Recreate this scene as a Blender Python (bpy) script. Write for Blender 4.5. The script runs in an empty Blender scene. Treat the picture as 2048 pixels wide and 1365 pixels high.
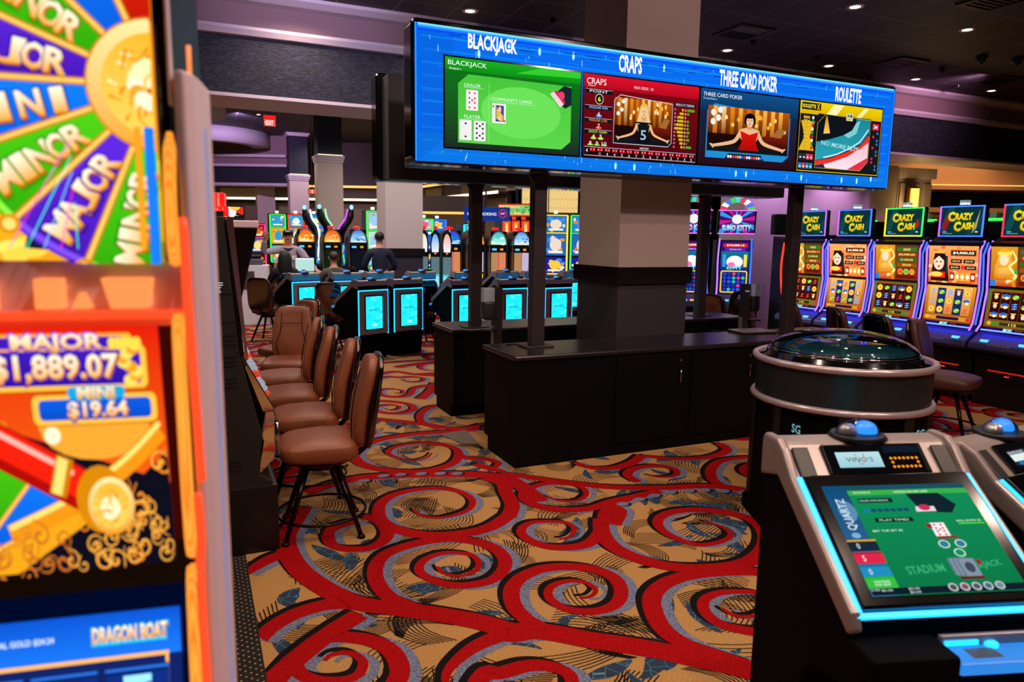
import bpy, bmesh, math, random
from mathutils import Vector, Matrix
from math import sin, cos, pi, radians
scene = bpy.context.scene
col = scene.collection
random.seed(7)
# ---------------------------------------------------------------- camera, world, exposure
YAW, PITCH, ROLL, FPX, EYE = .425, .1464, -.0138, 1411.3, 1.83
cam_d = bpy.data.cameras.new('camera'); cam = bpy.data.objects.new('camera', cam_d); col.objects.link(cam)
fw = Vector((sin(YAW)*cos(PITCH), cos(YAW)*cos(PITCH), -sin(PITCH)))
rt = Vector((cos(YAW), -sin(YAW), 0)); dn = fw.cross(rt)
rt2 = rt*cos(ROLL)+dn*sin(ROLL); dn2 = dn*cos(ROLL)-rt*sin(ROLL)
M = Matrix((rt2, -dn2, -fw)).transposed().to_4x4(); M.translation = Vector((0, 0, EYE))
cam.matrix_world = M
cam_d.sensor_width = 36; cam_d.lens = FPX*36/2048; cam_d.clip_start = .05; cam_d.clip_end = 200
cam_d.dof.use_dof = True; cam_d.dof.focus_distance = 5.8; cam_d.dof.aperture_fstop = 3.2
scene.camera = cam
w = bpy.data.worlds.new('world'); scene.world = w; w.use_nodes = True
w.node_tree.nodes['Background'].inputs[0].default_value = (.42, .34, .5, 1)
w.node_tree.nodes['Background'].inputs[1].default_value = .035
scene.view_settings.view_transform = 'Standard'; scene.view_settings.look = 'None'
scene.view_settings.exposure = 0.0; scene.view_settings.gamma = 1
scene.cycles.max_bounces = 6; scene.cycles.sample_clamp_indirect = 4
CZ = 4.27                                   # ceiling height
def lamp(name, kind, loc, power, color, **k):
    d = bpy.data.lights.new(name, kind); d.energy = power; d.color = color
    for a, v in k.items(): setattr(d, a, v)
    o = bpy.data.objects.new(name, d); col.objects.link(o); o.location = loc; return o
# ceiling downlight bulbs (their housings are built with the ceiling): a regular grid above the room
DL = []
for X in (-4.2, -2.43, -.65, 1.12, 2.9, 4.67, 6.47, 8.28, 10.08, 11.88):
    for Y in (.2, 1.95, 3.8, 5.68, 7.64):
        DL.append((X, Y))
SKIP = {(-.65, .2), (2.9, 5.68), (4.67, 5.68)}
DL = [p for p in DL if p not in SKIP]
DLF = [(2.16, 24.7), (4.83, 27.5), (3.2, 17.0), (5.2, 12.2), (-.6, 12.2), (7.2, 12.2), (2.3, 11.2), (5.0, 17.0), (1.9, 13.9), (4.9, 21.0), (.2, 18.5), (7.0, 20.5)]  # one downlight by the desk added to brighten the man in the cap
LS = {(-.65, 3.8): 1.0, (1.12, 3.8): 1.1, (2.9, 3.8): .55, (1.12, 1.95): .9, (2.9, 1.95): .8, (4.67, 3.8): .6, (1.12, 5.68): .9, (-.65, 5.68): .6, (1.12, 7.64): .9,
      (2.9, 7.64): .8, (6.47, 5.68): .35, (8.28, 5.68): .35, (6.47, 7.64): .3, (4.67, 1.95): .5, (6.47, 3.8): .3, (4.67, 7.64): .5, (-.65, 1.95): .7, (1.12, .2): 1.8, (2.9, .2): 1.6, (4.67, .2): 1.6}
for (X, Y), s in LS.items():
    lamp('downlight_bulb', 'SPOT', (X, Y, CZ-.06), 88*s, (1, .72, .56), spot_size=radians(150), spot_blend=.7, shadow_soft_size=.05)
for X, Y in DLF:
    lamp('downlight_bulb', 'SPOT', (X, Y, 5.54), 260, (1, .82, .78), spot_size=radians(150), spot_blend=.9, shadow_soft_size=.05)
# violet wash behind slot bank; other spots added to brighten soffits and columns
for L in [((9.2, 8.8, 3.2), 75, (.7, .36, 1), (9.2, 9.6, 2.2)), ((10.6, 8.8, 3.2), 75, (.74, .38, .95), (10.6, 9.6, 2.2)), ((1.2, 6.6, 4.15), 70, (.75, .6, 1), (1.2, 9.0, 3.9)), ((4.5, 1.2, 4.15), 200, (1, .64, .62), (4.05, 5.6, 2.6)),
          ((1.5, 24.5, 5.5), 600, (.8, .5, 1), (2.6, 30.0, 3.5)), ((1.6, 10.4, 5.5), 420, (.92, .88, 1), (3.4, 14.6, 2.3)), ((10.6, 6.9, 4.15), 70, (1, .5, .8), (11, 9.0, 3.9))]:
    o = lamp('wash_and_fill_spot', 'SPOT', L[0], L[1], L[2], spot_size=radians(100), spot_blend=.8, shadow_soft_size=.08)
    o.rotation_euler = (Vector(L[3])-Vector(L[0])).to_track_quat('-Z', 'Y').to_euler()
# ---------------------------------------------------------------- helpers: materials
def H(h):
    r = []
    for i in (0, 2, 4):
        c = int(h[i:i+2], 16)/255
        r.append(c/12.92 if c <= .04045 else ((c+.055)/1.055)**2.4)
    return tuple(r)
MT = {}
def mat(name, c, rough=.5, metal=0, noise=.12, scale=30, bump=0, emit=None, es=1, spec=.5, coat=0, trans=0):
    if name in MT: return MT[name]
    if isinstance(c, str): c = H(c)
    m = bpy.data.materials.new(name); m.use_nodes = True; MT[name] = m
    nt = m.node_tree; b = nt.nodes['Principled BSDF']
    b.inputs['Roughness'].default_value = rough; b.inputs['Metallic'].default_value = metal
    b.inputs['Specular IOR Level'].default_value = spec; b.inputs['Coat Weight'].default_value = coat
    b.inputs['Transmission Weight'].default_value = trans
    b.inputs['Base Color'].default_value = (*c, 1)
    if emit:
        b.inputs['Emission Color'].default_value = (*(H(emit) if isinstance(emit, str) else emit), 1); b.inputs['Emission Strength'].default_value = es
    elif not trans:
        tc = nt.nodes.new('ShaderNodeTexCoord'); n = nt.nodes.new('ShaderNodeTexNoise'); n.inputs['Scale'].default_value = scale
        nt.links.new(tc.outputs['Object'], n.inputs['Vector'])
        mx = nt.nodes.new('ShaderNodeMix'); mx.data_type = 'RGBA'
        mx.inputs['A'].default_value = tuple(min(1, x*(1-noise)) for x in c)+(1,); mx.inputs['B'].default_value = tuple(min(1, x*(1+noise)) for x in c)+(1,)
        nt.links.new(n.outputs['Fac'], mx.inputs['Factor']); nt.links.new(mx.outputs['Result'], b.inputs['Base Color'])
        if bump:
            bp = nt.nodes.new('ShaderNodeBump'); bp.inputs['Strength'].default_value = bump; bp.inputs['Distance'].default_value = .01
            nt.links.new(n.outputs['Fac'], bp.inputs['Height']); nt.links.new(bp.outputs['Normal'], b.inputs['Normal'])
    return m
def glow(name, c, s=1.0):
    return mat(name, (0.02, .02, .02), .4, emit=c, es=s)
def screen_mat(name, s):
    m = bpy.data.materials.new(name); m.use_nodes = True; nt = m.node_tree; MT[name] = m
    nt.nodes.clear(); o = nt.nodes.new('ShaderNodeOutputMaterial'); e = nt.nodes.new('ShaderNodeEmission'); a = nt.nodes.new('ShaderNodeAttribute'); a.attribute_name = 'Col'
    e.inputs['Strength'].default_value = s; nt.links.new(a.outputs['Color'], e.inputs['Color']); nt.links.new(e.outputs[0], o.inputs[0])
    return m
SCR = screen_mat('lit_screen', 1.0); SCRB = screen_mat('bright_lit_screen', 1.25)
BLK = mat('black_satin', '0b0a0c', .42, noise=.2); GLOSS = mat('black_gloss', '060608', .12, spec=.6); DARKM = mat('dark_metal', '2a2728', .38, .6)
CHROME = mat('chrome', 'cfcfd2', .08, 1); SILVER = mat('silver_metal', 'b9b2b4', .32, .55, noise=.05); WHT = mat('white_paint', 'e4dfe0', .5); GRAYP = mat('grey_plastic', '55525a', .5)
# ---------------------------------------------------------------- helpers: meshes
class MB:
    def __init__(s): s.v = []; s.f = []; s.m = []; s.sm = []; s.mats = []; s.xf = None
    def mi(s, m):
        if m not in s.mats: s.mats.append(m)
        return s.mats.index(m)
    def add(s, vs, fs, m, smooth=False):
        o = len(s.v); i = s.mi(m)
        s.v += [tuple(s.xf @ Vector(p)) for p in vs] if s.xf else [tuple(p) for p in vs]
        for f in fs: s.f.append([o+k for k in f]); s.m.append(i); s.sm.append(smooth)
        return s
    def box(s, x0, x1, y0, y1, z0, z1, m):
        return s.add([(x0, y0, z0), (x1, y0, z0), (x1, y1, z0), (x0, y1, z0), (x0, y0, z1), (x1, y0, z1), (x1, y1, z1), (x0, y1, z1)],
              [(0, 3, 2, 1), (4, 5, 6, 7), (0, 1, 5, 4), (1, 2, 6, 5), (2, 3, 7, 6), (3, 0, 4, 7)], m)
    def prism(s, pts, a, b, m, ax='x', smooth=False):
        n = len(pts)
        def P(p, t): return {'x': (t, p[0], p[1]), 'y': (p[0], t, p[1]), 'z': (p[0], p[1], t)}[ax]
        vs = [P(p, a) for p in pts]+[P(p, b) for p in pts]
        s.add(vs, [tuple(range(n))[::-1], tuple(range(n, 2*n))], m)
        return s.add(vs, [(i, (i+1) % n, n+(i+1) % n, n+i) for i in range(n)], m, smooth)
    def lathe(s, prof, m, c=(0, 0, 0), n=32, smooth=True, cap=True):
        vs = []; fs = []
        for r, z in prof:
            for k in range(n): a = 2*pi*k/n; vs.append((c[0]+r*cos(a), c[1]+r*sin(a), c[2]+z))
        for i in range(len(prof)-1):
            for k in range(n): k2 = (k+1) % n; fs.append((i*n+k, i*n+k2, (i+1)*n+k2, (i+1)*n+k))
        s.add(vs, fs, m, smooth)
        if cap: s.add(vs, [tuple(range(n))[::-1], tuple(range((len(prof)-1)*n, len(prof)*n))], m)
        return s
    def tube(s, pts, r, m, n=8, closed=False):
        pts = [Vector(p) for p in pts]; vs = []; fs = []; N = len(pts); up = None
        for i, p in enumerate(pts):
            t = (pts[(i+1) % N]-pts[i-1]) if closed else (pts[min(i+1, N-1)]-pts[max(i-1, 0)])
            t.normalize()
            if up is None: up = Vector((0, 0, 1)) if abs(t.z) < .9 else Vector((1, 0, 0))
            u = (up-t*up.dot(t)).normalized(); w_ = t.cross(u); up = u
            rr = r[i] if isinstance(r, (list, tuple)) else r
            for k in range(n): a = 2*pi*k/n; vs.append(p+u*rr*cos(a)+w_*rr*sin(a))
        for i in range(N if closed else N-1):
            j = (i+1) % N
            for k in range(n): k2 = (k+1) % n; fs.append((i*n+k, i*n+k2, j*n+k2, j*n+k))
        if not closed: fs += [tuple(range(n))[::-1], tuple(range((N-1)*n, N*n))]
        return s.add(vs, fs, m, True)
    def sq(s, c, r, m, e1=1, e2=1, n=24, k=14, bend=None):       # superquadric cushion / ellipsoid
        def g(v, e): return math.copysign(abs(v)**e, v)
        vs = []; fs = []
        for i in range(k+1):
            b = -pi/2+pi*i/k
            for j in range(n):
                a = 2*pi*j/n; p = Vector((r[0]*g(cos(b), e1)*g(cos(a), e2), r[1]*g(cos(b), e1)*g(sin(a), e2), r[2]*g(sin(b), e1)))
                if bend: p = Vector(bend(p))
                vs.append(p+Vector(c))
        for i in range(k):
            for j in range(n): j2 = (j+1) % n; fs.append((i*n+j, i*n+j2, (i+1)*n+j2, (i+1)*n+j))
        return s.add(vs, fs, m, True)
    def quad(s, a, b, c, d, m): return s.add([a, b, c, d], [(0, 1, 2, 3)], m)
    def build(s, name, parent=None, bevel=0, seg=2, **props):
        me = bpy.data.meshes.new(name); me.from_pydata(s.v, [], s.f)
        for m in s.mats: me.materials.append(m)
        me.polygons.foreach_set('material_index', s.m); me.polygons.foreach_set('use_smooth', s.sm); me.update()
        bm = bmesh.new(); bm.from_mesh(me); bmesh.ops.remove_doubles(bm, verts=bm.verts, dist=1e-6) if bevel else None
        bmesh.ops.recalc_face_normals(bm, faces=bm.faces); bm.to_mesh(me); bm.free()
        o = bpy.data.objects.new(name, me); col.objects.link(o)
        if parent: o.parent = parent
        if bevel:
            bv = o.modifiers.new('edge', 'BEVEL'); bv.width = bevel; bv.segments = seg; bv.limit_method = 'ANGLE'; bv.angle_limit = radians(35)
            bv.harden_normals = False
        for k, v in props.items(): o[k] = v
        return o
def tag(o, label=None, cat=None, group=None, kind=None):
    for k, v in (('label', label), ('category', cat), ('group', group), ('kind', kind)):
        if v: o[k] = v
    return o
def thing(name, label, cat, loc=(0, 0, 0), rz=0, group=None):
    o = bpy.data.objects.new(name, None); col.objects.link(o); o.empty_display_size = .1
    o.location = loc; o.rotation_euler = (0, 0, rz); return tag(o, label, cat, group)
def dup(root, loc, rz, label, group=None):
    r = root.copy(); col.objects.link(r); r.location = loc; r.rotation_euler = (0, 0, rz); r['label'] = label
    if group: r['group'] = group
    for ch in list(root.children):
        c = ch.copy(); col.objects.link(c); c.parent = r
        for g in list(ch.children):
            d = g.copy(); col.objects.link(d); d.parent = c
    return r
def lathe_pts(pts, k=6):                                        # Catmull-Rom smoothing of a polyline
    out = []; n = len(pts); V = [Vector(p) for p in pts]
    for i in range(n-1):
        p0, p1, p2, p3 = V[max(i-1, 0)], V[i], V[i+1], V[min(i+2, n-1)]
        for j in range(k):
            t = j/k; out.append(.5*((2*p1)+(p2-p0)*t+(2*p0-5*p1+4*p2-p3)*t*t+(3*p1-p0-3*p2+p3)*t**3))
    out.append(V[-1]); return out
# ---------------------------------------------------------------- helpers: lit pictures and lettering
GL = {}
def glyphs(txt, bold=0.0):
    k = (txt, bold)
    if k not in GL:
        cu = bpy.data.curves.new('t', 'FONT'); cu.body = txt; cu.size = 1; cu.offset = bold; cu.resolution_u = 2
        ob = bpy.data.objects.new('t', cu); me = bpy.data.meshes.new_from_object(ob)
        vs = [(v.co.x, v.co.y) for v in me.vertices]; fs = [tuple(p.vertices) for p in me.polygons]
        bpy.data.objects.remove(ob); bpy.data.curves.remove(cu); bpy.data.meshes.remove(me)
        if not vs: vs = [(0, 0), (1, 0), (0, 1)]; fs = []
        x0 = min(v[0] for v in vs); x1 = max(v[0] for v in vs); y0 = min(v[1] for v in vs); y1 = max(v[1] for v in vs)
        GL[k] = ([((x-x0)/(x1-x0+1e-9)-.5, (y-y0)/(y1-y0+1e-9)-.5) for x, y in vs], fs, (x1-x0)/(y1-y0+1e-9))
    return GL[k]
def lerp(a, b, t): return tuple(a[i]+(b[i]-a[i])*t for i in range(len(a)))
def C(c): return H(c) if isinstance(c, str) else c
class Pic:
    """a flat lit picture w x h metres, drawn in layers; rect/poly/ell/text/stroke draw from back to front"""
    def __init__(s, w, h, bg='000000', step=.00008): s.w = w; s.h = h; s.V = []; s.F = []; s.K = []; s.l = 0; s.step = step; s.dx = 0; s.rect(0, 0, w, h, bg)
    def clip(s, P):
        for ax, lim, sg in ((0, 0, 1), (0, s.w, -1), (1, 0, 1), (1, s.h, -1)):
            if not P: return P
            out = []; n = len(P)
            for i in range(n):
                a, b = P[i-1], P[i]; da = (a[ax]-lim)*sg; db = (b[ax]-lim)*sg
                if (da >= 0) != (db >= 0): out.append(lerp(a, b, da/(da-db)))
                if db >= 0: out.append(b)
            P = out
        return P
    def poly(s, pts, c, c2=None, nl=True):                       # c2: second colour at the bottom of the shape
        if nl: s.l += 1
        c = C(c)
        if s.dx: pts = [(q[0]+s.dx, q[1]) for q in pts]
        if c2 is not None:
            c2 = C(c2); y0 = min(p[1] for p in pts); y1 = max(p[1] for p in pts)
            P = [(p[0], p[1], *lerp(c2, c, (p[1]-y0)/(y1-y0+1e-9))) for p in pts]
        else: P = [(p[0], p[1], *c) for p in pts]
        if any(p[0] < 0 or p[0] > s.w or p[1] < 0 or p[1] > s.h for p in P): P = s.clip(P)
        if len(P) < 3: return s
        o = len(s.V); s.V += [(p[0], p[1], s.l*s.step) for p in P]; s.K += [p[2:5] for p in P]; s.F.append(tuple(range(o, o+len(P)))); return s
    def rect(s, x, y, w_, h_, c, c2=None): return s.poly([(x, y), (x+w_, y), (x+w_, y+h_), (x, y+h_)], c, c2)
    def rrect(s, x, y, w_, h_, r, c, c2=None):
        P = []
        for cx, cy, a0 in ((x+w_-r, y+h_-r, 0), (x+r, y+h_-r, 90), (x+r, y+r, 180), (x+w_-r, y+r, 270)):
            for k in range(5): a = radians(a0+22.5*k); P.append((cx+r*cos(a), cy+r*sin(a)))
        return s.poly(P, c, c2)
    def ell(s, x, y, rx, ry, c, c2=None, n=20, a0=0, a1=360):
        f = a1-a0 >= 360
        P = [(x+rx*cos(radians(a0+(a1-a0)*k/(n if f else n-1))), y+ry*sin(radians(a0+(a1-a0)*k/(n if f else n-1)))) for k in range(n)]
        return s.poly(P, c, c2)
    def stroke(s, pts, w_, c, w2=None, closed=False):
        s.l += 1; V = [Vector(p[:2]) for p in pts]; n = len(V); L = []
        for i in range(n):
            t = (V[(i+1) % n]-V[i-1]) if closed else V[min(i+1, n-1)]-V[max(i-1, 0)]
            if t.length < 1e-9: t = Vector((1, 0))
            t.normalize(); nn = Vector((-t.y, t.x)); ww = (w_+((w2 if w2 is not None else w_)-w_)*i/max(1, n-1))/2; L.append((V[i]+nn*ww, V[i]-nn*ww))
        for i in range(n if closed else n-1):
            a, b = L[i], L[(i+1) % n]; s.poly([a[0], a[1], b[1], b[0]], c, nl=False)
        return s
    def text(s, t, x, y, w_, h_, c, c2=None, rot=0, bold=.0, out=None, ow=.08, shear=0):
        X0 = x+s.dx
        if out: s.text(t, x, y, w_+h_*ow*1.2, h_*(1+ow*1.6), out, rot=rot, bold=bold+.035, shear=shear)
        vs, fs, ar = glyphs(t, bold); s.l += 1
        if w_ is None: w_ = ar*h_
        ca, sa = cos(rot), sin(rot); c = C(c); c2 = C(c2) if c2 is not None else None
        for f in fs:
            P = []
            for k in f:
                gx, gy = vs[k]; X = gx*w_+gy*h_*shear; Y = gy*h_
                P.append((X0+X*ca-Y*sa, y+X*sa+Y*ca, *(lerp(c2, c, gy+.5) if c2 else c)))
            if any(p[0] < 0 or p[0] > s.w or p[1] < 0 or p[1] > s.h for p in P): P = s.clip(P)
            if len(P) < 3: continue
            o = len(s.V); s.V += [(p[0], p[1], s.l*s.step) for p in P]; s.K += [p[2:5] for p in P]; s.F.append(tuple(range(o, o+len(P))))
        return s
    def build(s, name, parent, mtx, m=None):
        """mtx maps (u right, v up, w out of the glass) to the parent's frame"""
        me = bpy.data.meshes.new(name); me.from_pydata([tuple(mtx @ Vector(v)) for v in s.V], [], s.F)
        a = me.color_attributes.new('Col', 'FLOAT_COLOR', 'POINT'); a.data.foreach_set('color', [x for k in s.K for x in (*k, 1.0)])
        me.materials.append(m or SCR); o = bpy.data.objects.new(name, me); col.objects.link(o)
        if parent: o.parent = parent
        return o
def front(x, y, z, tilt=0, rz=0):
    """picture frame whose lower-left corner sits at x,y,z, facing -y; tilt leans its top back"""
    return Matrix.Translation((x, y, z)) @ Matrix.Rotation(rz, 4, 'Z') @ Matrix.Rotation(-tilt, 4, 'X') @ Matrix(((1, 0, 0, 0), (0, 0, -1, 0), (0, 1, 0, 0), (0, 0, 0, 1)))
def back(x, y, z, tilt=0):
    return Matrix.Translation((x, y, z)) @ Matrix.Rotation(pi, 4, 'Z') @ front(0, 0, 0, tilt)
# ---------------------------------------------------------------- the setting
def fabric_mat(name, c1, c2):
    m = bpy.data.materials.new(name); m.use_nodes = True; nt = m.node_tree; b = nt.nodes['Principled BSDF']; b.inputs['Roughness'].default_value = .8
    tc = nt.nodes.new('ShaderNodeTexCoord'); mp = nt.nodes.new('ShaderNodeMapping'); mp.inputs['Scale'].default_value = (22, 22, 130)
    n = nt.nodes.new('ShaderNodeTexNoise'); n.inputs['Scale'].default_value = 1; n.inputs['Detail'].default_value = 2
    r = nt.nodes.new('ShaderNodeValToRGB'); r.color_ramp.elements[0].position = .42; r.color_ramp.elements[1].position = .72
    r.color_ramp.elements[0].color = (*H(c1), 1); r.color_ramp.elements[1].color = (*H(c2), 1)
    for a, bb in ((tc.outputs['Object'], mp.inputs[0]), (mp.outputs[0], n.inputs[0]), (n.outputs['Fac'], r.inputs[0]), (r.outputs[0], b.inputs['Base Color'])): nt.links.new(a, bb)
    return m
FABRIC = fabric_mat('navy_wallcovering', '0c0e16', '30384e')
PLASTER = mat('cream_plaster', 'cbbcb4', .8, noise=.04, scale=60); MAUVE = mat('mauve_plaster', '8d7378', .8, noise=.05); MOLD = mat('white_moulding', 'cfc3cc', .55, noise=.03)
BEIGE = mat('beige_panel', '8a7a60', .7); BROWN = mat('brown_panel', '4a3d38', .6)
COVE = glow('warm_cove_strip', 'ffe2b8', 2.2); AMBER = glow('amber_cove_strip', 'ffb454', 1.6)
STONE = mat('black_stone', '1c1a1c', .12, spec=.7, noise=.5, scale=9); WAINS = mat('charcoal_wainscot', '2f2a31', .6, noise=.15, scale=80)
def S(mb, name, bevel=0): return mb.build(name, None, bevel, kind='structure')
def ceiling_mat():
    m = bpy.data.materials.new('dark_ceiling_tiles'); m.use_nodes = True; nt = m.node_tree; b = nt.nodes['Principled BSDF']; b.inputs['Roughness'].default_value = .6
    tc = nt.nodes.new('ShaderNodeTexCoord'); s = nt.nodes.new('ShaderNodeSeparateXYZ'); nt.links.new(tc.outputs['Object'], s.inputs[0]); outs = []
    for ax in (0, 1):
        a = nt.nodes.new('ShaderNodeMath'); a.operation = 'WRAP'; a.inputs[1].default_value = .305; a.inputs[2].default_value = -.305; nt.links.new(s.outputs[ax], a.inputs[0])
        c = nt.nodes.new('ShaderNodeMath'); c.operation = 'ABSOLUTE'; nt.links.new(a.outputs[0], c.inputs[0])
        d = nt.nodes.new('ShaderNodeMath'); d.operation = 'GREATER_THAN'; d.inputs[1].default_value = .298; nt.links.new(c.outputs[0], d.inputs[0]); outs.append(d)
    mx = nt.nodes.new('ShaderNodeMath'); mx.operation = 'MAXIMUM'; nt.links.new(outs[0].outputs[0], mx.inputs[0]); nt.links.new(outs[1].outputs[0], mx.inputs[1])
    q = nt.nodes.new('ShaderNodeMix'); q.data_type = 'RGBA'; q.inputs['A'].default_value = (*H('2a2730'), 1); q.inputs['B'].default_value = (*H('77727c'), 1)
    nt.links.new(mx.outputs[0], q.inputs['Factor']); nt.links.new(q.outputs['Result'], b.inputs['Base Color']); return m
CM = ceiling_mat(); CZ2 = 5.6                                  # the back hall is higher
S(MB().box(-9, 26, -4, 8.9, CZ, CZ+.1, CM).box(-9, 30, 8.9, 42, CZ2, CZ2+.1, CM).box(-9, 26, 8.8, 8.9, CZ, CZ2, MAUVE), 'ceiling')
b = MB()                                                        # long soffit across the hall, extruded along x
X0, X1 = -9, 16
b.prism([(8.02, 4.27), (8.02, 4.235), (8.10, 4.19), (8.2, 4.18), (8.2, 4.27)], X0, X1, MOLD)
b.prism([(8.2, 4.25), (8.2, 3.94), (8.9, 3.94), (8.9, 4.25)], X0, X1, MAUVE)
b.prism([(8.2, 3.95), (8.13, 3.945), (8.11, 3.91), (8.15, 3.86), (8.2, 3.855)], X0, X1, MOLD)
b.prism([(8.201, 3.94), (8.201, 3.26), (8.9, 3.26), (8.9, 3.94)], X0, X1, FABRIC)
b.prism([(8.16, 3.275), (8.16, 3.24), (8.94, 3.24), (8.94, 3.275)], X0, X1, MOLD)
S(b, 'trim_1')
b = MB()                                                        # far soffit over the back of the hall
b.xf = Matrix.Translation((3.55, 29.3, 0)) @ Matrix.Rotation(radians(-24), 4, 'Z'); XL = -14
b.box(XL, 0, -.15, .6, 4.76, 4.86, MOLD).box(XL, 0, 0, .6, 4.5, 4.76, MAUVE).box(XL, 0, -.12, .6, 4.4, 4.5, MOLD).box(XL, 0, 0, .6, 3.78, 4.4, FABRIC).box(XL, 0, -.1, .6, 3.68, 3.78, MOLD).box(XL, 0, .1, .6, 4.86, CZ2, MAUVE)
S(b, 'trim_2')
def cove_wall(p, q, name, h=5.6, thick=.15):
    d = Vector((q[0]-p[0], q[1]-p[1], 0)); L = d.length; b = MB(); b.xf = Matrix.Translation((p[0], p[1], 0)) @ Matrix.Rotation(math.atan2(d.y, d.x), 4, 'Z')
    b.box(0, L, 0, thick, 0, h, BROWN); b.box(0, L, -.02, 0, .0, 3.1, BEIGE)
    b.box(0, L, -.35, 0, 3.22, 3.27, BROWN); b.box(0, L, -.37, -.34, 3.22, 3.31, COVE)
    b.box(0, L, -.25, 0, 3.76, 3.8, BROWN); b.box(0, L, -.27, -.24, 3.75, 3.84, AMBER)
    k = .8
    while k < L: b.box(k, k+1.6, -.06, 0, 3.3, 3.7, BEIGE); k += 3.4
    return S(b, name)
cove_wall((-8.8, 36.9), (8.8, 29.0), 'wall_back')
cove_wall((8.8, 29.0), (9.45, 21.4), 'wall_side')
S(MB().box(-9.15, -9, -4, 42, 0, 5.6, BROWN), 'wall_left'); S(MB().box(26, 26.15, -4, 30, 0, 5.6, BROWN), 'wall_right'); S(MB().box(-9, 26, -4.15, -4, 0, CZ, MAUVE), 'wall_behind'); S(MB().box(8.8, 26, 29.2, 29.35, 0, 5.6, BROWN), 'wall_far')
def column(x0, x1, y0, y1, stone=True, capz=None, name='column', crown=False, top=None):
    CZ = top or 4.27
    b = MB()
    b.box(x0, x1, y0, y1, 1.565, capz or CZ, PLASTER)
    if capz:
        b.box(x0+.01, x1-.01, y0+.01, y1-.01, capz, CZ, FABRIC)
        for k in range(3): b.box(x0-.02-.02*k, x1+.02+.02*k, y0-.02-.02*k, y1+.02+.02*k, capz-.2+.07*k, capz-.13+.07*k, MOLD)
        b.box(x0, x1, y0-.045, y0-.02, capz+.01, capz+.03, COVE)
    if crown:
        for k in range(3): b.box(x0-.02-.03*k, x1+.02+.03*k, y0-.02-.03*k, y1+.02+.03*k, CZ-.12+.04*k, CZ-.08+.04*k, MOLD)
    b.box(x0-.0, x1+.0, y0-.0, y1+.0, 0, 1.41, WAINS)
    b.box(x0-.035, x1+.035, y0-.035, y1+.035, 1.41, 1.565, STONE)
    return S(b, name)
column(3.624, 4.42, 5.62, 6.38)
column(3.66, 4.45, 14.45, 15.2, top=CZ2)
column(3.75, 4.53, 23.3, 24.0, capz=4.3, top=CZ2)
column(3.5, 4.2, 28.3, 29.0, capz=4.05, crown=True, top=CZ2)
column(2.5, 3.2, 30.6, 31.3, top=CZ2)
# violet-lit pier behind the slot bank and its cream end column
S(MB().box(8.6, 11.5, 9.5, 10.1, 0, 3.24, PLASTER), 'wall_pier'); S(MB().box(11.4, 12.1, 9.35, 10.1, 0, 3.24, PLASTER), 'column')
# warm lit bar hall beyond the bank
b = MB(); b.xf = Matrix.Translation((17.3, 12.6, 0)) @ Matrix.Rotation(radians(-24), 4, 'Z')
CREAM = mat('warm_cream_panel', 'c9a184', .6); DK = mat('dark_glass_band', '0d0a0c', .2)
b.box(-4, 6, .3, .4, 0, CZ2, CREAM); b.box(-4, 6, .25, .3, 2.75, 3.15, DK); b.box(-4, 6, .0, .3, 2.62, 2.74, CREAM); b.box(-4, 6, .1, .3, 2.5, 2.62, CREAM); b.box(-4, 6, .18, .3, 2.4, 2.5, CREAM)
b.box(-4, 6, .0, .3, 3.2, 3.3, CREAM); b.box(-4, 6, .02, .06, 3.3, 3.33, AMBER)
for k in range(5): b.box(-3.6+1.9*k, -3.2+1.9*k, .2, .3, 0, 2.4, CREAM)
S(b, 'wall_bar')
lamp('bar_cove_bulb', 'AREA', (17.6, 11.4, 3.95), 60, (1, .55, .22), size=3.0)
# fluted corner pier with a lit glass sconce
b = MB(); b.xf = Matrix.Translation((12.75, 9.5, 0)) @ Matrix.Rotation(radians(-8), 4, 'Z')
b.box(-.36, .42, 0, .7, 0, 3.15, mat('grey_pilaster', '9a8f92', .6)); b.box(-.42, .48, -.06, .76, 3.05, 3.24, MOLD)
for k in (-.36, -.08, .22): b.box(k+.03, k+.2, -.025, 0, .3, 2.95, MT['grey_pilaster'])
S(b, 'column')
t = thing('wall_sconce', 'tall glowing amber glass sconce on the fluted grey pier', 'sconce', (12.62, 9.42, 2.02), radians(-8))
MB().box(-.10, .10, -.05, .02, 0, .86, mat('brass', '9a6a2c', .3, 1)).build('backplate', t)
b = MB()
for k in range(3): b.box(-.085+.06*k, -.035+.06*k, -.09, -.05, .03, .83, glow('sconce_glass', 'ffd24a', 2.6))
b.build('glass_rods', t, .01)
lamp('sconce_bulb', 'POINT', (12.55, 9.2, 2.5), 14, (1, .62, .2), shadow_soft_size=.1)
# round ceiling drums
DRUM = mat('pale_drum', 'b7b3bb', .7)
for (x, y, z, r, ring, lb) in ((-.2, 21.6, 4.95, 1.25, 0, 'pale blue-grey round ceiling drum behind the soffit, cut by the game cabinet'), (.7, 30.0, 5.1, 2.3, 1, 'wide mauve ring-shaped ceiling drum above the back tables')):
    o = MB()
    if ring: o.lathe([(r*.72, 0), (r, 0), (r, CZ2-z), (r*.72, CZ2-z), (r*.72, 0)], DRUM, n=64, cap=False); 
    else: o.lathe([(0.01, 0), (r, 0), (r, CZ2-z), (0.01, CZ2-z)], DRUM, n=64)
    o = o.build('ceiling_drum'); o.location = (x, y, z); tag(o, lb, 'ceiling drum')
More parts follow.
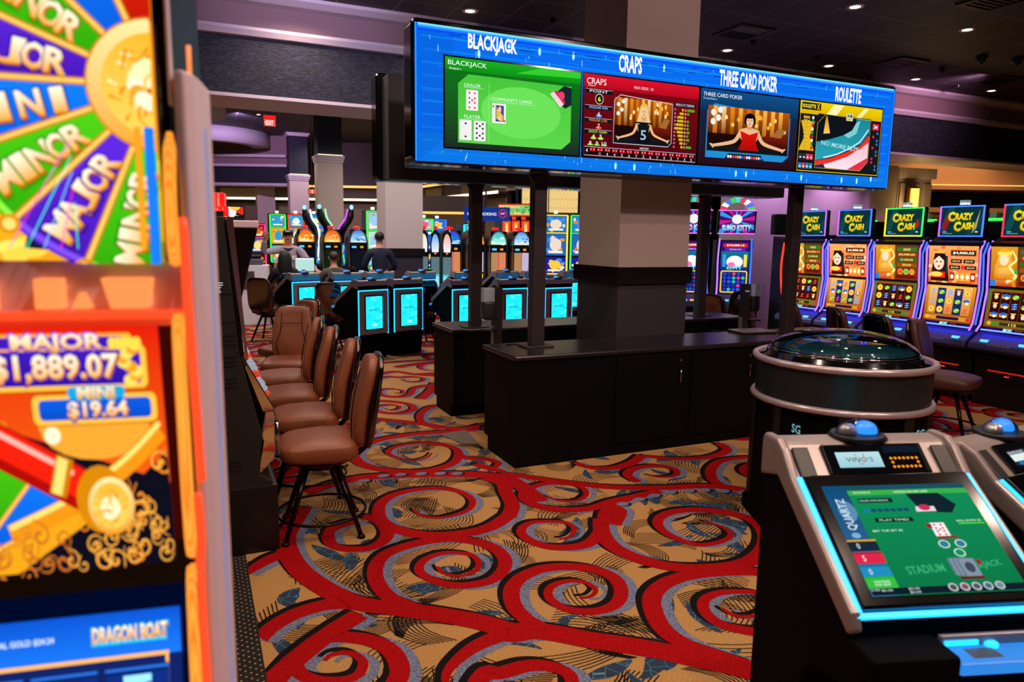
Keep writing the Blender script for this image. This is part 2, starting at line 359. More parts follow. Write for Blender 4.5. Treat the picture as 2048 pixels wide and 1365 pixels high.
# downlights, grilles, smoke heads
hs = MB().lathe([(.055, -.004), (.085, -.008), (.09, 0), (.055, 0)], WHT, n=20, cap=False); lensm = MB().lathe([(.003, -.001), (.055, -.003)], glow('downlight_lens', 'ffe9d6', 6), n=20, cap=False)
first = None
def dlabel(x, y):
    return None
NAMES = {(6.47, 7.64): 'small round downlight above the middle of the blue sign, in the dark ceiling', (8.28, 7.64): 'small round downlight over the sign above the word ROULETTE', (10.08, 7.64): 'small round downlight past the far end of the blue sign',
    (11.88, 7.64): 'small round downlight close to the pink soffit, far end of its row', (2.9, 7.64): 'small round downlight above the word BLACKJACK, by the cream soffit', (6.47, 5.68): 'bright round downlight at the lit patch of ceiling tiles', (8.28, 5.68): 'round downlight between two vents over the slot bank',
    (10.08, 5.68): 'round downlight over the slot bank, beyond the black vents'}
for p in DL+DLF:
    zz = CZ2 if p in DLF else CZ
    o = thing('downlight', NAMES.get(p, 'white ringed round downlight set flush in the dark tiled ceiling'), 'downlight', (p[0], p[1], CZ), 0, None if p in NAMES else 'plain ceiling downlights') if first is None else None
    if first is None:
        first = o; hs.build('trim_ring', o); lensm.build('lens', o)
    else:
        o = dup(first, (p[0], p[1], zz), 0, NAMES.get(p, 'white ringed round downlight set flush in the dark tiled ceiling'))
        if p in NAMES:
            if 'group' in o: del o['group']
        else: o['group'] = 'plain ceiling downlights'
VB = mat('black_grille', '141316', .5)
for i, (x, y, lb) in enumerate(((6.07, 6.9, 'square black ceiling vent with three silver slats, beside the pier'), (8.97, 7.06, 'square black ceiling vent between two downlights past THREE CARD POKER'), (11.2, 7.1, 'thin black ceiling vent close above the pink soffit'), (7.55, 4.9, 'black ceiling vent at the top edge of the lit tiles'))):
    t = thing('ceiling_vent', lb, 'vent', (x, y, CZ))
    MB().box(-.26, .26, -.26, -.2, -.02, 0, VB).box(-.26, .26, .2, .26, -.02, 0, VB).box(-.26, -.2, -.2, .2, -.02, 0, VB).box(.2, .26, -.2, .2, -.02, 0, VB).build('frame', t)
    g = MB()
    for k in range(6): g.box(-.2, .2, -.18+.065*k, -.15+.065*k, -.015, -.003, SILVER if k < 3 and i == 0 else DARKM)  # first vent has three silver slats
    g.build('louvre', t)
for i, (x, y, lb) in enumerate(((6.0, 5.2, 'black dome camera on the tiles near the bright downlight'), (6.45, 7.15, 'small sprinkler head between the vent and the pier'), (7.75, 7.35, 'small sprinkler head above the word ROULETTE, beside a downlight'), (9.3, 7.8, 'small sprinkler head over the top of the sign end'),
        (9.75, 7.0, 'small sprinkler head past the second vent'), (9.6, 6.35, 'dark glass dome camera over the slot bank'), (10.1, 6.2, 'small sprinkler head beside the dome camera'), (3.83, 7.47, 'small sprinkler head between BLACKJACK and the pier'), (11.0, 7.6, 'small sprinkler head near the soffit, above the bar hall'))):
    t = thing('dome_camera' if 'dome' in lb else 'sprinkler_head', lb, 'camera' if 'dome' in lb else 'sprinkler', (x, y, CZ)); r = .07 if 'dome' in lb else .035
    MB().lathe([(r, 0), (r*1.05, -.02), (r*.9, -.035)], DARKM, n=18).build('base', t); MB().sq((0, 0, -.035), (r*.75, r*.75, r*.9), GLOSS, n=14, k=8).build('dome' if r > .05 else 'nozzle', t)
# exit signs
for (x, y, z, rz, s, lb) in ((2.15, 21.3, 4.78, 0, 1, 'red lit EXIT sign hanging from the ceiling behind the soffit'), (3.45, 22.6, 3.05, 0, .75, 'tiny red sign beside the cream column over the arched machines')):
    t = thing('exit_sign', lb, 'exit sign', (x, y, z), rz)
    MB().box(-.16*s, .16*s, -.02, .03, 0, .2*s, mat('red_housing', '7a0d0d', .4)).build('housing', t)
    MB().box(-.01, .01, 0, .01, .2*s, CZ2-z, BLK).build('stem', t)
    if s == 1: MB().box(-.16, .16, -.03, .04, .2, .3, mat('red_lit_cap', '801010', emit='e01010', es=1.2)).build('cap', t)
    p = Pic(.3*s, .18*s, 'ff5a4a'); p.text('EXIT' if s == 1 else 'I', .15*s, .09*s, .2*s if s == 1 else .03, .13*s, 'fff4e8', bold=.03)
    if s == 1: p.poly([(.015, .09), (.05, .13), (.05, .05)], 'fff4e8')
    p.build('face', t, front(-.15*s, -.0205, .01*s))
# lit gold screen panel and blue hanging banner far behind the arched machines
t = thing('lattice_screen', 'gold lit lattice panel high behind the second sign post', 'screen panel', (8.87, 17.25, 0), radians(-26))
p = Pic(1.5, .95, 'f3cf86')
for k in range(1, 16): p.rect(.094*k, 0, .012, .95, 'e3b868')
for k in range(16):
    for j in range(4): p.ell(.05+.094*k, .12+.23*j, .016, .016, 'a8814a', n=6)
p.rect(.7, 0, .03, .95, '4a3a28'); p.build('panel', t, front(-.75, -.02, 2.5)); MB().box(-.78, .78, 0, .2, 0, 3.6, BROWN).build('frame', t)
t = thing('hanging_banner', 'blue non-smoking banner hung between the sign posts', 'banner', (6.75, 16.6, 2.22), radians(-24))
p = Pic(1.15, .34, '16348c'); p.text('NON-SMOKING', .45, .17, .72, .075, 'e8ecff', bold=.02); p.ell(.97, .18, .11, .11, 'd0203a'); p.ell(.97, .18, .085, .085, '16348c'); p.stroke([(.9, .25), (1.04, .11)], .025, 'd0203a'); p.stroke([(.92, .17), (1.02, .2)], .02, 'e8ecff')
p.build('print', t, front(-.55, -.012, 0)); MB().box(-.55, .6, -.01, .01, 0, .34, mat('blue_vinyl', '16348c', .6)).build('cloth', t); MB().box(-.02, .02, -.01, .01, .34, CZ2-2.22, BLK).build('hanger', t)
t = thing('bulkhead', 'dark brown bulkhead with an amber underside over the arched machines', 'bulkhead', (6.0, 17.5, 0), radians(-24))
MB().box(-.9, 1.0, 0, .5, 2.45, 2.85, BROWN).build('box', t); MB().box(-.9, 1.0, -.01, .3, 2.40, 2.45, AMBER).build('cove_light', t); MB().box(-.9, -.8, .1, .4, 0, 2.45, BROWN).build('post', t); MB().box(.9, 1.0, .1, .4, 0, 2.45, BROWN).build('post', t)
# ---------------------------------------------------------------- carpet: swirls laid out in floor metres
def pile(name, c1, c2, scale, sharp=.1, extra=None):
    m = bpy.data.materials.new(name); m.use_nodes = True; nt = m.node_tree; b = nt.nodes['Principled BSDF']; b.inputs['Roughness'].default_value = .95; b.inputs['Specular IOR Level'].default_value = .1
    tc = nt.nodes.new('ShaderNodeTexCoord'); n = nt.nodes.new('ShaderNodeTexNoise'); n.inputs['Scale'].default_value = scale; n.inputs['Detail'].default_value = 3
    r = nt.nodes.new('ShaderNodeValToRGB'); r.color_ramp.elements[0].position = .5-sharp; r.color_ramp.elements[1].position = .5+sharp
    r.color_ramp.elements[0].color = (*H(c1), 1); r.color_ramp.elements[1].color = (*H(c2), 1)
    nt.links.new(tc.outputs['Object'], n.inputs['Vector']); nt.links.new(n.outputs['Fac'], r.inputs[0]); nt.links.new(r.outputs[0], b.inputs['Base Color'])
    bp = nt.nodes.new('ShaderNodeBump'); bp.inputs['Strength'].default_value = .35; bp.inputs['Distance'].default_value = .004; nt.links.new(n.outputs['Fac'], bp.inputs['Height']); nt.links.new(bp.outputs['Normal'], b.inputs['Normal'])
    return m
def cracked(name):
    m = bpy.data.materials.new(name); m.use_nodes = True; nt = m.node_tree; b = nt.nodes['Principled BSDF']; b.inputs['Roughness'].default_value = .95
    tc = nt.nodes.new('ShaderNodeTexCoord'); v = nt.nodes.new('ShaderNodeTexVoronoi'); v.feature = 'DISTANCE_TO_EDGE'; v.inputs['Scale'].default_value = 15
    r = nt.nodes.new('ShaderNodeValToRGB'); r.color_ramp.elements[0].position = .006; r.color_ramp.elements[1].position = .02; r.color_ramp.elements[0].color = (*H('5a8fae'), 1); r.color_ramp.elements[1].color = (*H('17304a'), 1)
    nt.links.new(tc.outputs['Object'], v.inputs['Vector']); nt.links.new(v.outputs['Distance'], r.inputs[0]); nt.links.new(r.outputs[0], b.inputs['Base Color']); return m
def dotted(name):
    m = bpy.data.materials.new(name); m.use_nodes = True; nt = m.node_tree; b = nt.nodes['Principled BSDF']; b.inputs['Roughness'].default_value = .95
    tc = nt.nodes.new('ShaderNodeTexCoord'); v = nt.nodes.new('ShaderNodeTexVoronoi'); v.inputs['Scale'].default_value = 34; v.inputs['Randomness'].default_value = .0
    mp = nt.nodes.new('ShaderNodeMapping'); mp.inputs['Rotation'].default_value = (0, 0, .785)
    r = nt.nodes.new('ShaderNodeValToRGB'); r.color_ramp.elements[0].position = .13; r.color_ramp.elements[1].position = .17; r.color_ramp.elements[0].color = (*H('b08a54'), 1); r.color_ramp.elements[1].color = (*H('0c0b0c'), 1)
    nt.links.new(tc.outputs['Object'], mp.inputs[0]); nt.links.new(mp.outputs[0], v.inputs['Vector']); nt.links.new(v.outputs['Distance'], r.inputs[0]); nt.links.new(r.outputs[0], b.inputs['Base Color']); return m
TAN = pile('tan_pile', '946c3a', 'c59a62', 160, .2); REDP = pile('red_pile', '7c0408', 'b4090f', 120, .22); SLATE = pile('slate_pile', '3c4456', '8a94b4', 300, .06); BLKP = pile('black_pile', '080708', '1c1716', 200, .2); NAVY = cracked('navy_crackle_pile'); BORD = dotted('dotted_border_pile')
fl = MB()
fl.box(.2, 26, -4, 42, -.05, 0, TAN); fl.box(-.45, .2, -4, 42, -.05, 0, BORD); fl.box(-9, -.45, -4, 42, -.05, 0, TAN)
def ribbon(pts, wf, z, m, off=(0, 0)):
    n = len(pts); vs = []
    for i, p in enumerate(pts):
        t = (pts[min(i+1, n-1)]-pts[max(i-1, 0)]).normalized(); nn = Vector((-t.y, t.x)); w_ = wf(i/(n-1))
        for sg in (1, -1): q = p+nn*w_*sg; vs.append((max(.2, q.x+off[0]), q.y+off[1], z+i*1.5e-6))
    fl.add(vs, [(2*i, 2*i+1, 2*i+3, 2*i+2) for i in range(n-1)], m)
RED=[(0.06,0.07,[(0.61,4.72),(0.51,4.47),(0.44,4.26),(0.43,4.03),(0.46,3.80),(0.53,3.59),(0.61,3.42),(0.70,3.30),(0.84,3.20),(1.01,3.07),(1.17,2.93),(1.28,2.80),(1.35,2.77),(1.46,2.70),(1.58,2.59),(1.71,2.49),(1.83,2.39),(1.94,2.28),(2.05,2.17),(2.14,2.06),(2.22,1.95)]),
(0.045,0.055,[(0.19,3.17),(0.25,3.25),(0.32,3.31),(0.40,3.35),(0.51,3.37),(0.61,3.35),(0.70,3.30)]),
(0.03,0.05,[(0.18,3.87),(0.25,3.94),(0.32,4.00),(0.41,4.05)]),
(0.012,0.045,[(0.44,2.90),(0.48,2.93),(0.54,2.92),(0.58,2.87),(0.59,2.81),(0.55,2.74),(0.48,2.73),(0.39,2.77),(0.33,2.85),(0.33,2.95),(0.38,3.03),(0.47,3.07),(0.57,3.04),(0.66,2.97),(0.72,2.87),(0.73,2.75),(0.70,2.65),(0.62,2.58),(0.50,2.54),(0.36,2.56)]),
(0.012,0.045,[(1.21,2.38),(1.22,2.31),(1.27,2.29),(1.34,2.32),(1.37,2.40),(1.32,2.48),(1.23,2.52),(1.10,2.52),(1.06,2.55),(0.99,2.49),(0.94,2.42)]),
(0.012,0.05,[(0.86,2.51),(0.90,2.61),(0.99,2.69),(1.10,2.75),(1.24,2.78),(1.27,2.75),(1.38,2.74)]),
(0.01,0.045,[(1.17,3.55),(1.17,3.47),(1.24,3.40),(1.34,3.42),(1.40,3.51),(1.39,3.62),(1.29,3.69),(1.19,3.69),(1.10,3.63),(1.06,3.53),(1.09,3.42),(1.17,3.32),(1.27,3.28),(1.39,3.29),(1.49,3.37),(1.55,3.48),(1.56,3.61),(1.51,3.74),(1.39,3.85),(1.24,3.89),(1.07,3.87),(0.94,3.81),(0.86,3.70),(0.82,3.55),(0.82,3.41),(0.85,3.29),(0.93,3.16)]),
(0.012,0.045,[(0.70,4.07),(0.69,4.16),(0.70,4.26),(0.78,4.33),(0.89,4.35)]),
(0.03,0.045,[(0.67,4.22),(0.67,4.08),(0.73,3.98),(0.85,3.93),(0.95,3.97),(1.02,4.08),(1.03,4.23),(1.00,4.36),(0.94,4.41)]),
(0.01,0.055,[(1.28,4.41),(1.30,4.29),(1.39,4.21),(1.51,4.21),(1.64,4.28),(1.71,4.42),(1.69,4.59),(1.58,4.72),(1.40,4.76),(1.23,4.72),(1.11,4.60),(1.05,4.43),(1.04,4.27),(1.11,4.10),(1.26,3.96),(1.46,3.91),(1.65,3.94),(1.84,4.07),(1.83,4.06),(1.93,4.22),(1.99,4.46),(2.04,4.66),(1.97,4.81)]),
(0.06,0.07,[(0.67,4.99),(0.78,5.06),(0.92,5.13),(1.12,5.16),(1.35,5.12),(1.58,5.05),(1.86,4.94),(2.07,4.80),(2.13,4.70),(2.15,4.43),(2.14,4.21)]),
(0.04,0.05,[(2.12,4.87),(2.22,4.76),(2.42,4.56),(2.73,4.29),(3.09,4.12),(3.48,4.00),(3.71,3.76),(3.92,3.56)]),
(0.01,0.045,[(2.23,4.29),(2.27,4.18),(2.39,4.13),(2.51,4.21),(2.55,4.34),(2.49,4.45),(2.33,4.52),(2.15,4.45),(2.06,4.30),(2.10,4.12),(2.25,4.00),(2.42,3.97),(2.61,4.02),(2.82,4.04),(3.05,4.07)]),
(0.01,0.045,[(1.97,3.61),(2.05,3.62),(2.13,3.71),(2.13,3.81),(2.03,3.88),(1.91,3.90),(1.81,3.82),(1.79,3.69),(1.85,3.55),(1.98,3.48),(2.11,3.49),(2.24,3.59),(2.35,3.72),(2.46,3.87),(2.59,3.95),(2.75,4.03),(2.98,4.05)]),
(0.012,0.055,[(2.98,3.49),(3.03,3.38),(3.00,3.26),(2.88,3.20),(2.72,3.21),(2.65,3.33),(2.64,3.48),(2.70,3.61),(2.83,3.69),(3.01,3.69),(3.18,3.59),(3.29,3.41),(3.23,3.21),(3.06,3.03),(2.83,2.92),(2.61,2.93),(2.41,3.02),(2.28,3.17),(2.22,3.37),(2.26,3.58),(2.37,3.78)]),
(0.04,0.05,[(2.52,3.95),(2.57,3.86),(2.40,3.67)]),
(0.01,0.045,[(1.73,2.94),(1.79,2.93),(1.85,2.98),(1.84,3.07),(1.76,3.12),(1.65,3.10),(1.59,3.01),(1.60,2.90),(1.67,2.82),(1.77,2.79),(1.88,2.82),(1.97,2.92),(2.01,3.05),(1.97,3.17),(1.86,3.26),(1.71,3.30),(1.56,3.26),(1.45,3.16),(1.39,3.01),(1.39,2.87),(1.44,2.74),(1.53,2.64)]),
(0.012,0.05,[(2.34,2.57),(2.36,2.48),(2.47,2.45),(2.60,2.50),(2.63,2.60),(2.54,2.67),(2.42,2.70),(2.31,2.67),(2.24,2.58),(2.23,2.47),(2.29,2.38),(2.39,2.32),(2.56,2.35),(2.72,2.47),(2.83,2.65),(2.79,2.80),(2.61,2.88),(2.40,2.92),(2.22,2.89),(2.08,2.80),(1.99,2.65),(1.95,2.51),(1.97,2.38),(2.03,2.27),(2.13,2.12)]),
(0.05,0.05,[(2.42,2.95),(2.60,2.94),(2.75,2.83),(2.87,2.74)]),
(0.01,0.05,[(1.78,5.56),(1.71,5.46),(1.59,5.42),(1.50,5.50),(1.44,5.66),(1.47,5.78),(1.59,5.86),(1.78,5.87),(1.94,5.76),(2.01,5.59),(1.96,5.39),(1.83,5.21),(1.61,5.13),(1.42,5.19),(1.25,5.33),(1.16,5.53),(1.16,5.75),(1.29,5.97),(1.50,6.12),(1.82,6.17),(2.17,6.13),(2.57,6.14)]),
(0.01,0.04,[(2.03,5.13),(2.05,5.01),(2.13,5.01),(2.20,5.10),(2.16,5.21),(2.07,5.27),(2.00,5.34),(1.98,5.42)]),
(0.03,0.045,[(2.16,4.89),(2.09,4.99),(2.02,5.15)]),
(0.01,0.04,[(1.81,7.20),(1.86,7.13),(1.95,7.19),(1.96,7.31),(1.86,7.38),(1.73,7.32),(1.70,7.17),(1.77,7.03),(1.92,6.97),(2.08,7.10),(2.09,7.33),(1.96,7.50),(1.80,7.59),(1.64,7.51)]),
(0.04,0.05,[(1.55,6.88),(1.77,6.70),(2.02,6.45),(2.26,6.19),(2.57,6.24),(2.90,6.27)]),
(0.03,0.045,[(2.09,6.26),(2.00,6.49),(2.04,6.76),(2.16,7.00),(2.31,7.14),(2.47,7.13)]),
(0.01,0.04,[(2.10,7.91),(2.17,7.88),(2.21,8.02),(2.13,8.15),(2.01,8.16),(1.93,8.01),(1.94,7.83),(2.08,7.71),(2.23,7.79),(2.36,8.07),(2.50,8.17),(2.66,8.19)]),
(0.01,0.04,[(2.39,8.67),(2.43,8.48),(2.58,8.47),(2.66,8.63),(2.57,8.78),(2.39,8.80),(2.28,8.89),(2.08,8.78),(1.93,8.47)]),
(0.04,0.05,[(1.90,9.07),(2.15,9.07),(2.44,9.20),(2.63,8.94),(2.86,8.76)]),
(0.01,0.04,[(2.97,9.10),(2.85,9.19),(2.85,9.40),(2.96,9.59),(3.14,9.67)]),
(0.03,0.05,[(2.07,9.84),(2.35,9.90),(2.74,9.93),(3.22,9.92)]),
(0.06,0.06,[(2.28,7.53),(2.50,7.87),(2.72,8.33)]),
(0.03,0.05,[(1.22,7.08),(1.31,7.10),(1.48,7.07),(1.58,6.89)]),
(0.03,0.05,[(1.15,6.75),(1.29,6.74),(1.43,6.59),(1.46,6.38),(1.36,6.24),(1.24,6.25)]),
(0.03,0.05,[(2.79,4.88),(2.85,4.71),(3.02,4.64),(3.23,4.70),(3.42,4.83)]),
(0.03,0.045,[(3.42,4.83),(3.48,4.76),(3.65,4.64),(3.93,4.58),(4.21,4.68),(4.28,4.88)]),
(0.01,0.04,[(3.17,4.39),(3.23,4.32),(3.35,4.30),(3.44,4.38),(3.44,4.48),(3.32,4.57),(3.15,4.56),(3.02,4.45),(3.01,4.29)]),
(0.01,0.045,[(4.25,4.29),(4.07,4.29),(3.94,4.18),(3.92,4.02),(4.05,3.93)]),
(0.03,0.045,[(4.47,4.36),(4.24,4.45),(3.96,4.46),(3.72,4.31),(3.57,4.10),(3.55,3.92)])]
DOTS=[(1.10,5.09),(1.26,5.14),(1.39,5.12),(1.54,5.08),(1.68,5.03),(1.80,4.98),(2.65,3.95),(2.81,3.98),(2.95,4.00),(3.10,4.01),(3.24,3.98),(3.36,3.95),(3.48,3.88),(3.61,3.81)]
rc = random.Random(11)
def curl(cx, cy, R, turns, a0, hand, hw, tail=.5):
    P = []; n = int(turns*14)
    for i in range(n+1):
        t = i/n; r = .035+(R-.035)*t**.85; a = a0+hand*2*pi*turns*t; P.append(Vector((cx+r*cos(a), cy+r*sin(a))))
    d = (P[-1]-P[-2]).normalized(); nn = Vector((-d.y, d.x))*hand
    for k in range(1, 8): P.append(P[n]+d*(tail*k/7)-nn*(tail*.35*(k/7)**2))
    return P, hw
LINES = [(lathe_pts([Vector(p) for p in l], 5), a, b) for a, b, l in RED]
known = [p for l, _, _ in LINES for p in l[::4]]
for gx in range(-2, 27):
    for gy in range(0, 30):
        x = .45+gx*.62+rc.uniform(-.16, .16); y = .8+gy*.62+rc.uniform(-.16, .16)
        if x < -1.5 and y > 3: continue
        if .2 < x < 9.5 and y < 12.5 or y < 22 and x < 8:
            if (gx+gy) % 2 == 0 and all((p-Vector((x, y))).length > .5 for p in known):
                P, hw = curl(x, y, rc.uniform(.30, .42), rc.uniform(1.5, 1.9), rc.uniform(0, 6.3), rc.choice((1, -1)), .06, rc.uniform(.5, .9))
                LINES.append((P, .012, hw))
for i, (l, a, b2) in enumerate(LINES):
    f = lambda t, a=a, b2=b2: (a+(b2-a)*min(1, t*1.6))*.97; dz = (i % 47)*1e-5
    ribbon(l, lambda t: f(t)*.95, .0010+dz, SLATE, (.045, -.03))
    ribbon(l, lambda t: f(t)*1.0, .0016+dz, BLKP, (-.016, .036))
    ribbon(l, f, .0022+dz, REDP)
def inview(p): return .2 < p.x < 9 and p.y > 1.2 and p.y < 14
for k in range(300):                                            # thin hatched line fans
    p = Vector((rc.uniform(.2, 3.8), 1.6+5*rc.random())) if k % 5 < 3 else Vector((rc.uniform(.2, 7), 1.3+10*rc.random()**1.5)); a = rc.uniform(0, pi); d = Vector((cos(a), sin(a))); nn = Vector((-d.y, d.x)); L = rc.uniform(.25, .5); s0, s1 = rc.uniform(.005, .03), rc.uniform(.016, .034); bend = rc.uniform(-.14, .14); N = rc.randint(6, 10)
    for j in range(N):
        A = p+nn*s0*j; B = p+d*L+nn*s1*j; pts = [A+(B-A)*t+nn*bend*(4*t*(1-t)) for t in [q/7 for q in range(8)]]
        ribbon(pts, lambda t: .0034, (.0003+.00001*j+.00002*(k % 9)), BLKP)
for k in range(240):                                            # navy crackle leaves
    p = Vector((rc.uniform(.2, 3.8), 1.6+5*rc.random())) if k % 5 < 3 else Vector((rc.uniform(.3, 7), 1.3+10*rc.random()**1.5)); a = rc.uniform(0, pi); d = Vector((cos(a), sin(a))); nn = Vector((-d.y, d.x)); L = rc.uniform(.14, .34); bend = rc.uniform(-.06, .06); hw = rc.uniform(.025, .06)
    ribbon([p+d*L*t+nn*bend*(4*t*(1-t)) for t in [q/7 for q in range(8)]], lambda t: hw*math.sin(pi*min(.98, .06+t*.9)), .0006+.00003*(k % 9), NAVY)
for x, y in DOTS:
    for r, m, z, o in ((1.0, BLKP, .0030, (.016, -.012)), (1.0, SLATE, .0032, (0, 0))):
        fl.add([(x+o[0]+.047*cos(2*pi*k/16), y+o[1]+.034*sin(2*pi*k/16), z) for k in range(16)], [tuple(range(16))], m)
S(fl, 'floor')
# ---------------------------------------------------------------- counters between the sign posts
LAM = mat('black_laminate', '0a090b', .6, noise=.25, scale=50, spec=.08); TOP = mat('black_counter_top', '1c1a1f', .3, noise=.15, spec=.5)
def counter(name, label, x0, x1, y0, y1, doors, back_side):
    t = thing(name, label, 'counter', (x0, y0, 0)); L = x1-x0; D = y1-y0
    b = MB(); b.box(0, L, .02, D-.02, .12, .87, LAM); b.box(.0, L, .02 if not back_side else .09, D-.1, 0, .12, LAM); b.build('body', t)
    MB().box(-.02, L+.02, 0, D, .87, .91, TOP).build('worktop', t, .012)
    for x in doors:
        d = MB(); d.box(x, x+.74, .006, .02, .1, .85, LAM); d = d.build('door', t, .004)
        MB().tube([(x+.64, .004, .71), (x+.64, -.022, .71), (x+.64, -.022, .60), (x+.64, .004, .60)], .006, CHROME).build('handle', d)
        MB().sq((x+.655, .003, .79), (.013, .008, .013), CHROME, n=12, k=6).build('lock', d)
    return t
counter('service_counter', 'long black service counter with cupboard doors in front of the pier', 2.27, 6.1, 4.91, 5.6, (.02+.9, .9+.02+.76+.02, 2.5+.05), False)
counter('service_counter', 'second black service counter behind the pier, facing the blue terminals', 2.345, 6.1, 6.58, 7.245, (), True)
POSTM = mat('sign_post_metal', '3a3234', .4, .35)
def post(x, y, ztop, label):
    t = thing('sign_post', label, 'post', (x, y, .91)); h = ztop-.91
    MB().box(-.058, .058, -.05, .05, .012, h, POSTM).build('tube', t, .006); MB().box(-.13, .13, -.09, .09, 0, .012, POSTM).build('foot_plate', t, .003)
    for s in (-1, 1):
        MB().prism([(s*.058, h-.06), (s*.058, h), (s*.1, h)], -.01, .01, POSTM, 'y').build('gusset', t)
post(2.64, 5.34, 2.344, 'dark square post at the open end of the front counter, holding the blue sign'); post(5.5, 5.36, 2.344, 'dark square post beside the laptop, holding the blue sign'); post(2.62, 6.72, 2.344, 'dark square post behind the glass-topped dispenser, on the rear counter'); post(5.62, 6.88, 2.344, 'dark square post beyond the pier, on the far end of the rear counter')
# ---------------------------------------------------------------- overhead signs
def rounded(x0, x1, z0, z1, r, n=6):
    P = []
    for cx, cz, a0 in ((x1-r, z1-r, 0), (x0+r, z1-r, 90), (x0+r, z0+r, 180), (x1-r, z0+r, 270)):
        for k in range(n+1): a = radians(a0+90*k/n); P.append((cx+r*cos(a), cz+r*sin(a)))
    return P
SX0, SX1, SZ0, SZ1 = 1.46, 6.34, 2.345, 3.315
GRYB = mat('sign_body_grey', '4c5256', .5, .2)
def sign_shell(t, L, Hh):
    b = MB().box(.064, L-.064, .19, .398, .004, Hh-.034, BLK); b.box(.06, .064, .19, .40, 0, Hh-.03, GRYB).box(L-.064, L-.06, .19, .40, 0, Hh-.03, GRYB).box(.06, L-.06, .19, .40, 0, .004, GRYB); b.build('body', t)  # grey end and bottom plates paint the lit edges onto a black body
    MB().prism(rounded(0, L, 0, Hh+.02, .05), 0.0, .19, GLOSS, 'y').build('frame', t, .012)
L, Hh = SX1-SX0, SZ1-SZ0
t = thing('overhead_sign', 'long overhead sign with four lit game screens on a blue LED face', 'sign', (SX0, 5.0, SZ0)); sign_shell(t, L, Hh)
rs = random.Random(5)
p = Pic(L-.05, Hh-.03, '0a6cf0', .000009)
p.rect(0, 0, L, .2, '0e78e8'); W, HH = p.w, p.h
for k in range(10): z = HH*(.06+.094*k); p.rect(.05, z, W-.1, .014, '1488f8' if k % 2 else '1080f4')
for k in range(60):                                             # slanted stripe field at both ends
    for X in (0.03,): 
        y = .02+.02*k; p.poly([(X, y), (X+.25, y+.2), (X+.25, y+.206), (X, y+.006)], '0a58c8')
for k in range(210): x = rs.uniform(.05, W-.05); z = rs.uniform(.05, HH-.1); p.rect(x, z, rs.uniform(.03, .2), .004, rs.choice(('1484f4', '0c6ce4', '0a66dc', '1c90fc')))
for k in range(90): x = rs.uniform(.1, W-.1); z = rs.choice((rs.uniform(.01, .11), rs.uniform(.74, .93))); p.rect(x, z, .004, rs.uniform(.01, .05), rs.choice(('7fe0ff', 'bff4ff', '4cc0ff')))
for k in range(14): x = rs.uniform(.3, W-.1); z = rs.choice((.05, .08, .85, .78)); p.ell(x, z, .012, .03, '8feaff'); p.ell(x, z, .005, .018, 'eaffff')
for k in range(40): x = rs.uniform(.1, W-.3); z = HH-.06-rs.choice((0, .018, .04)); p.rect(x, z, rs.uniform(.02, .12), .006, '063a90')
p.rect(.03, HH-.05, W-.06, .006, '0846a8')
for wd, c in ((.05, '0a50ff'), (.034, '1e86ff'), (.02, '48c4ff'), (.010, '8ce8ff')):
    p.rect(0, HH-wd, W, wd, c)
for wd, c in ((.022, '0a5cff'), (.012, '2c9cff')): p.rect(0, 0, wd, HH, c); p.rect(W-wd, 0, wd, HH, c)
for s, x, wd, z in (('BLACKJACK', .59, .39, .846), ('CRAPS', 1.779, .22, .846), ('THREE CARD POKER', 3.0, .65, .838), ('ROULETTE', 4.206, .335, .83)): p.text(s, x, z, wd, .135, 'ffffff', bold=.035)
p.build('led_face', t, front(.025, -.004, .015), SCR)
SW, SH_ = 1.105, .625
def card(p, x, y, w_, h_, kind, n=1):
    p.rrect(x, y, w_, h_, w_*.06, 'f6f2f4')
    c = 'd4123a' if kind == 'D' else '101418'
    P = {8: [(.28, .85), (.72, .85), (.28, .6), (.72, .6), (.5, .5), (.28, .38), (.72, .38), (.28, .14), (.72, .14)], 2: [(.5, .82), (.5, .18)], 10: [(.25, .85), (.75, .85), (.25, .62), (.75, .62), (.5, .74), (.25, .38), (.75, .38), (.5, .26), (.25, .14), (.75, .14)]}[n]
    for a, b in P:
        X, Y = x+a*w_, y+b*h_; r = w_*.085
        if kind == 'D': p.poly([(X, Y-r*1.2), (X+r, Y), (X, Y+r*1.2), (X-r, Y)], c)
        else: p.ell(X, Y+r*.5, r*.6, r*.6, c, n=8); p.ell(X-r*.5, Y-r*.1, r*.6, r*.6, c, n=8); p.ell(X+r*.5, Y-r*.1, r*.6, r*.6, c, n=8); p.rect(X-r*.15, Y-r*1.1, r*.3, r, c)
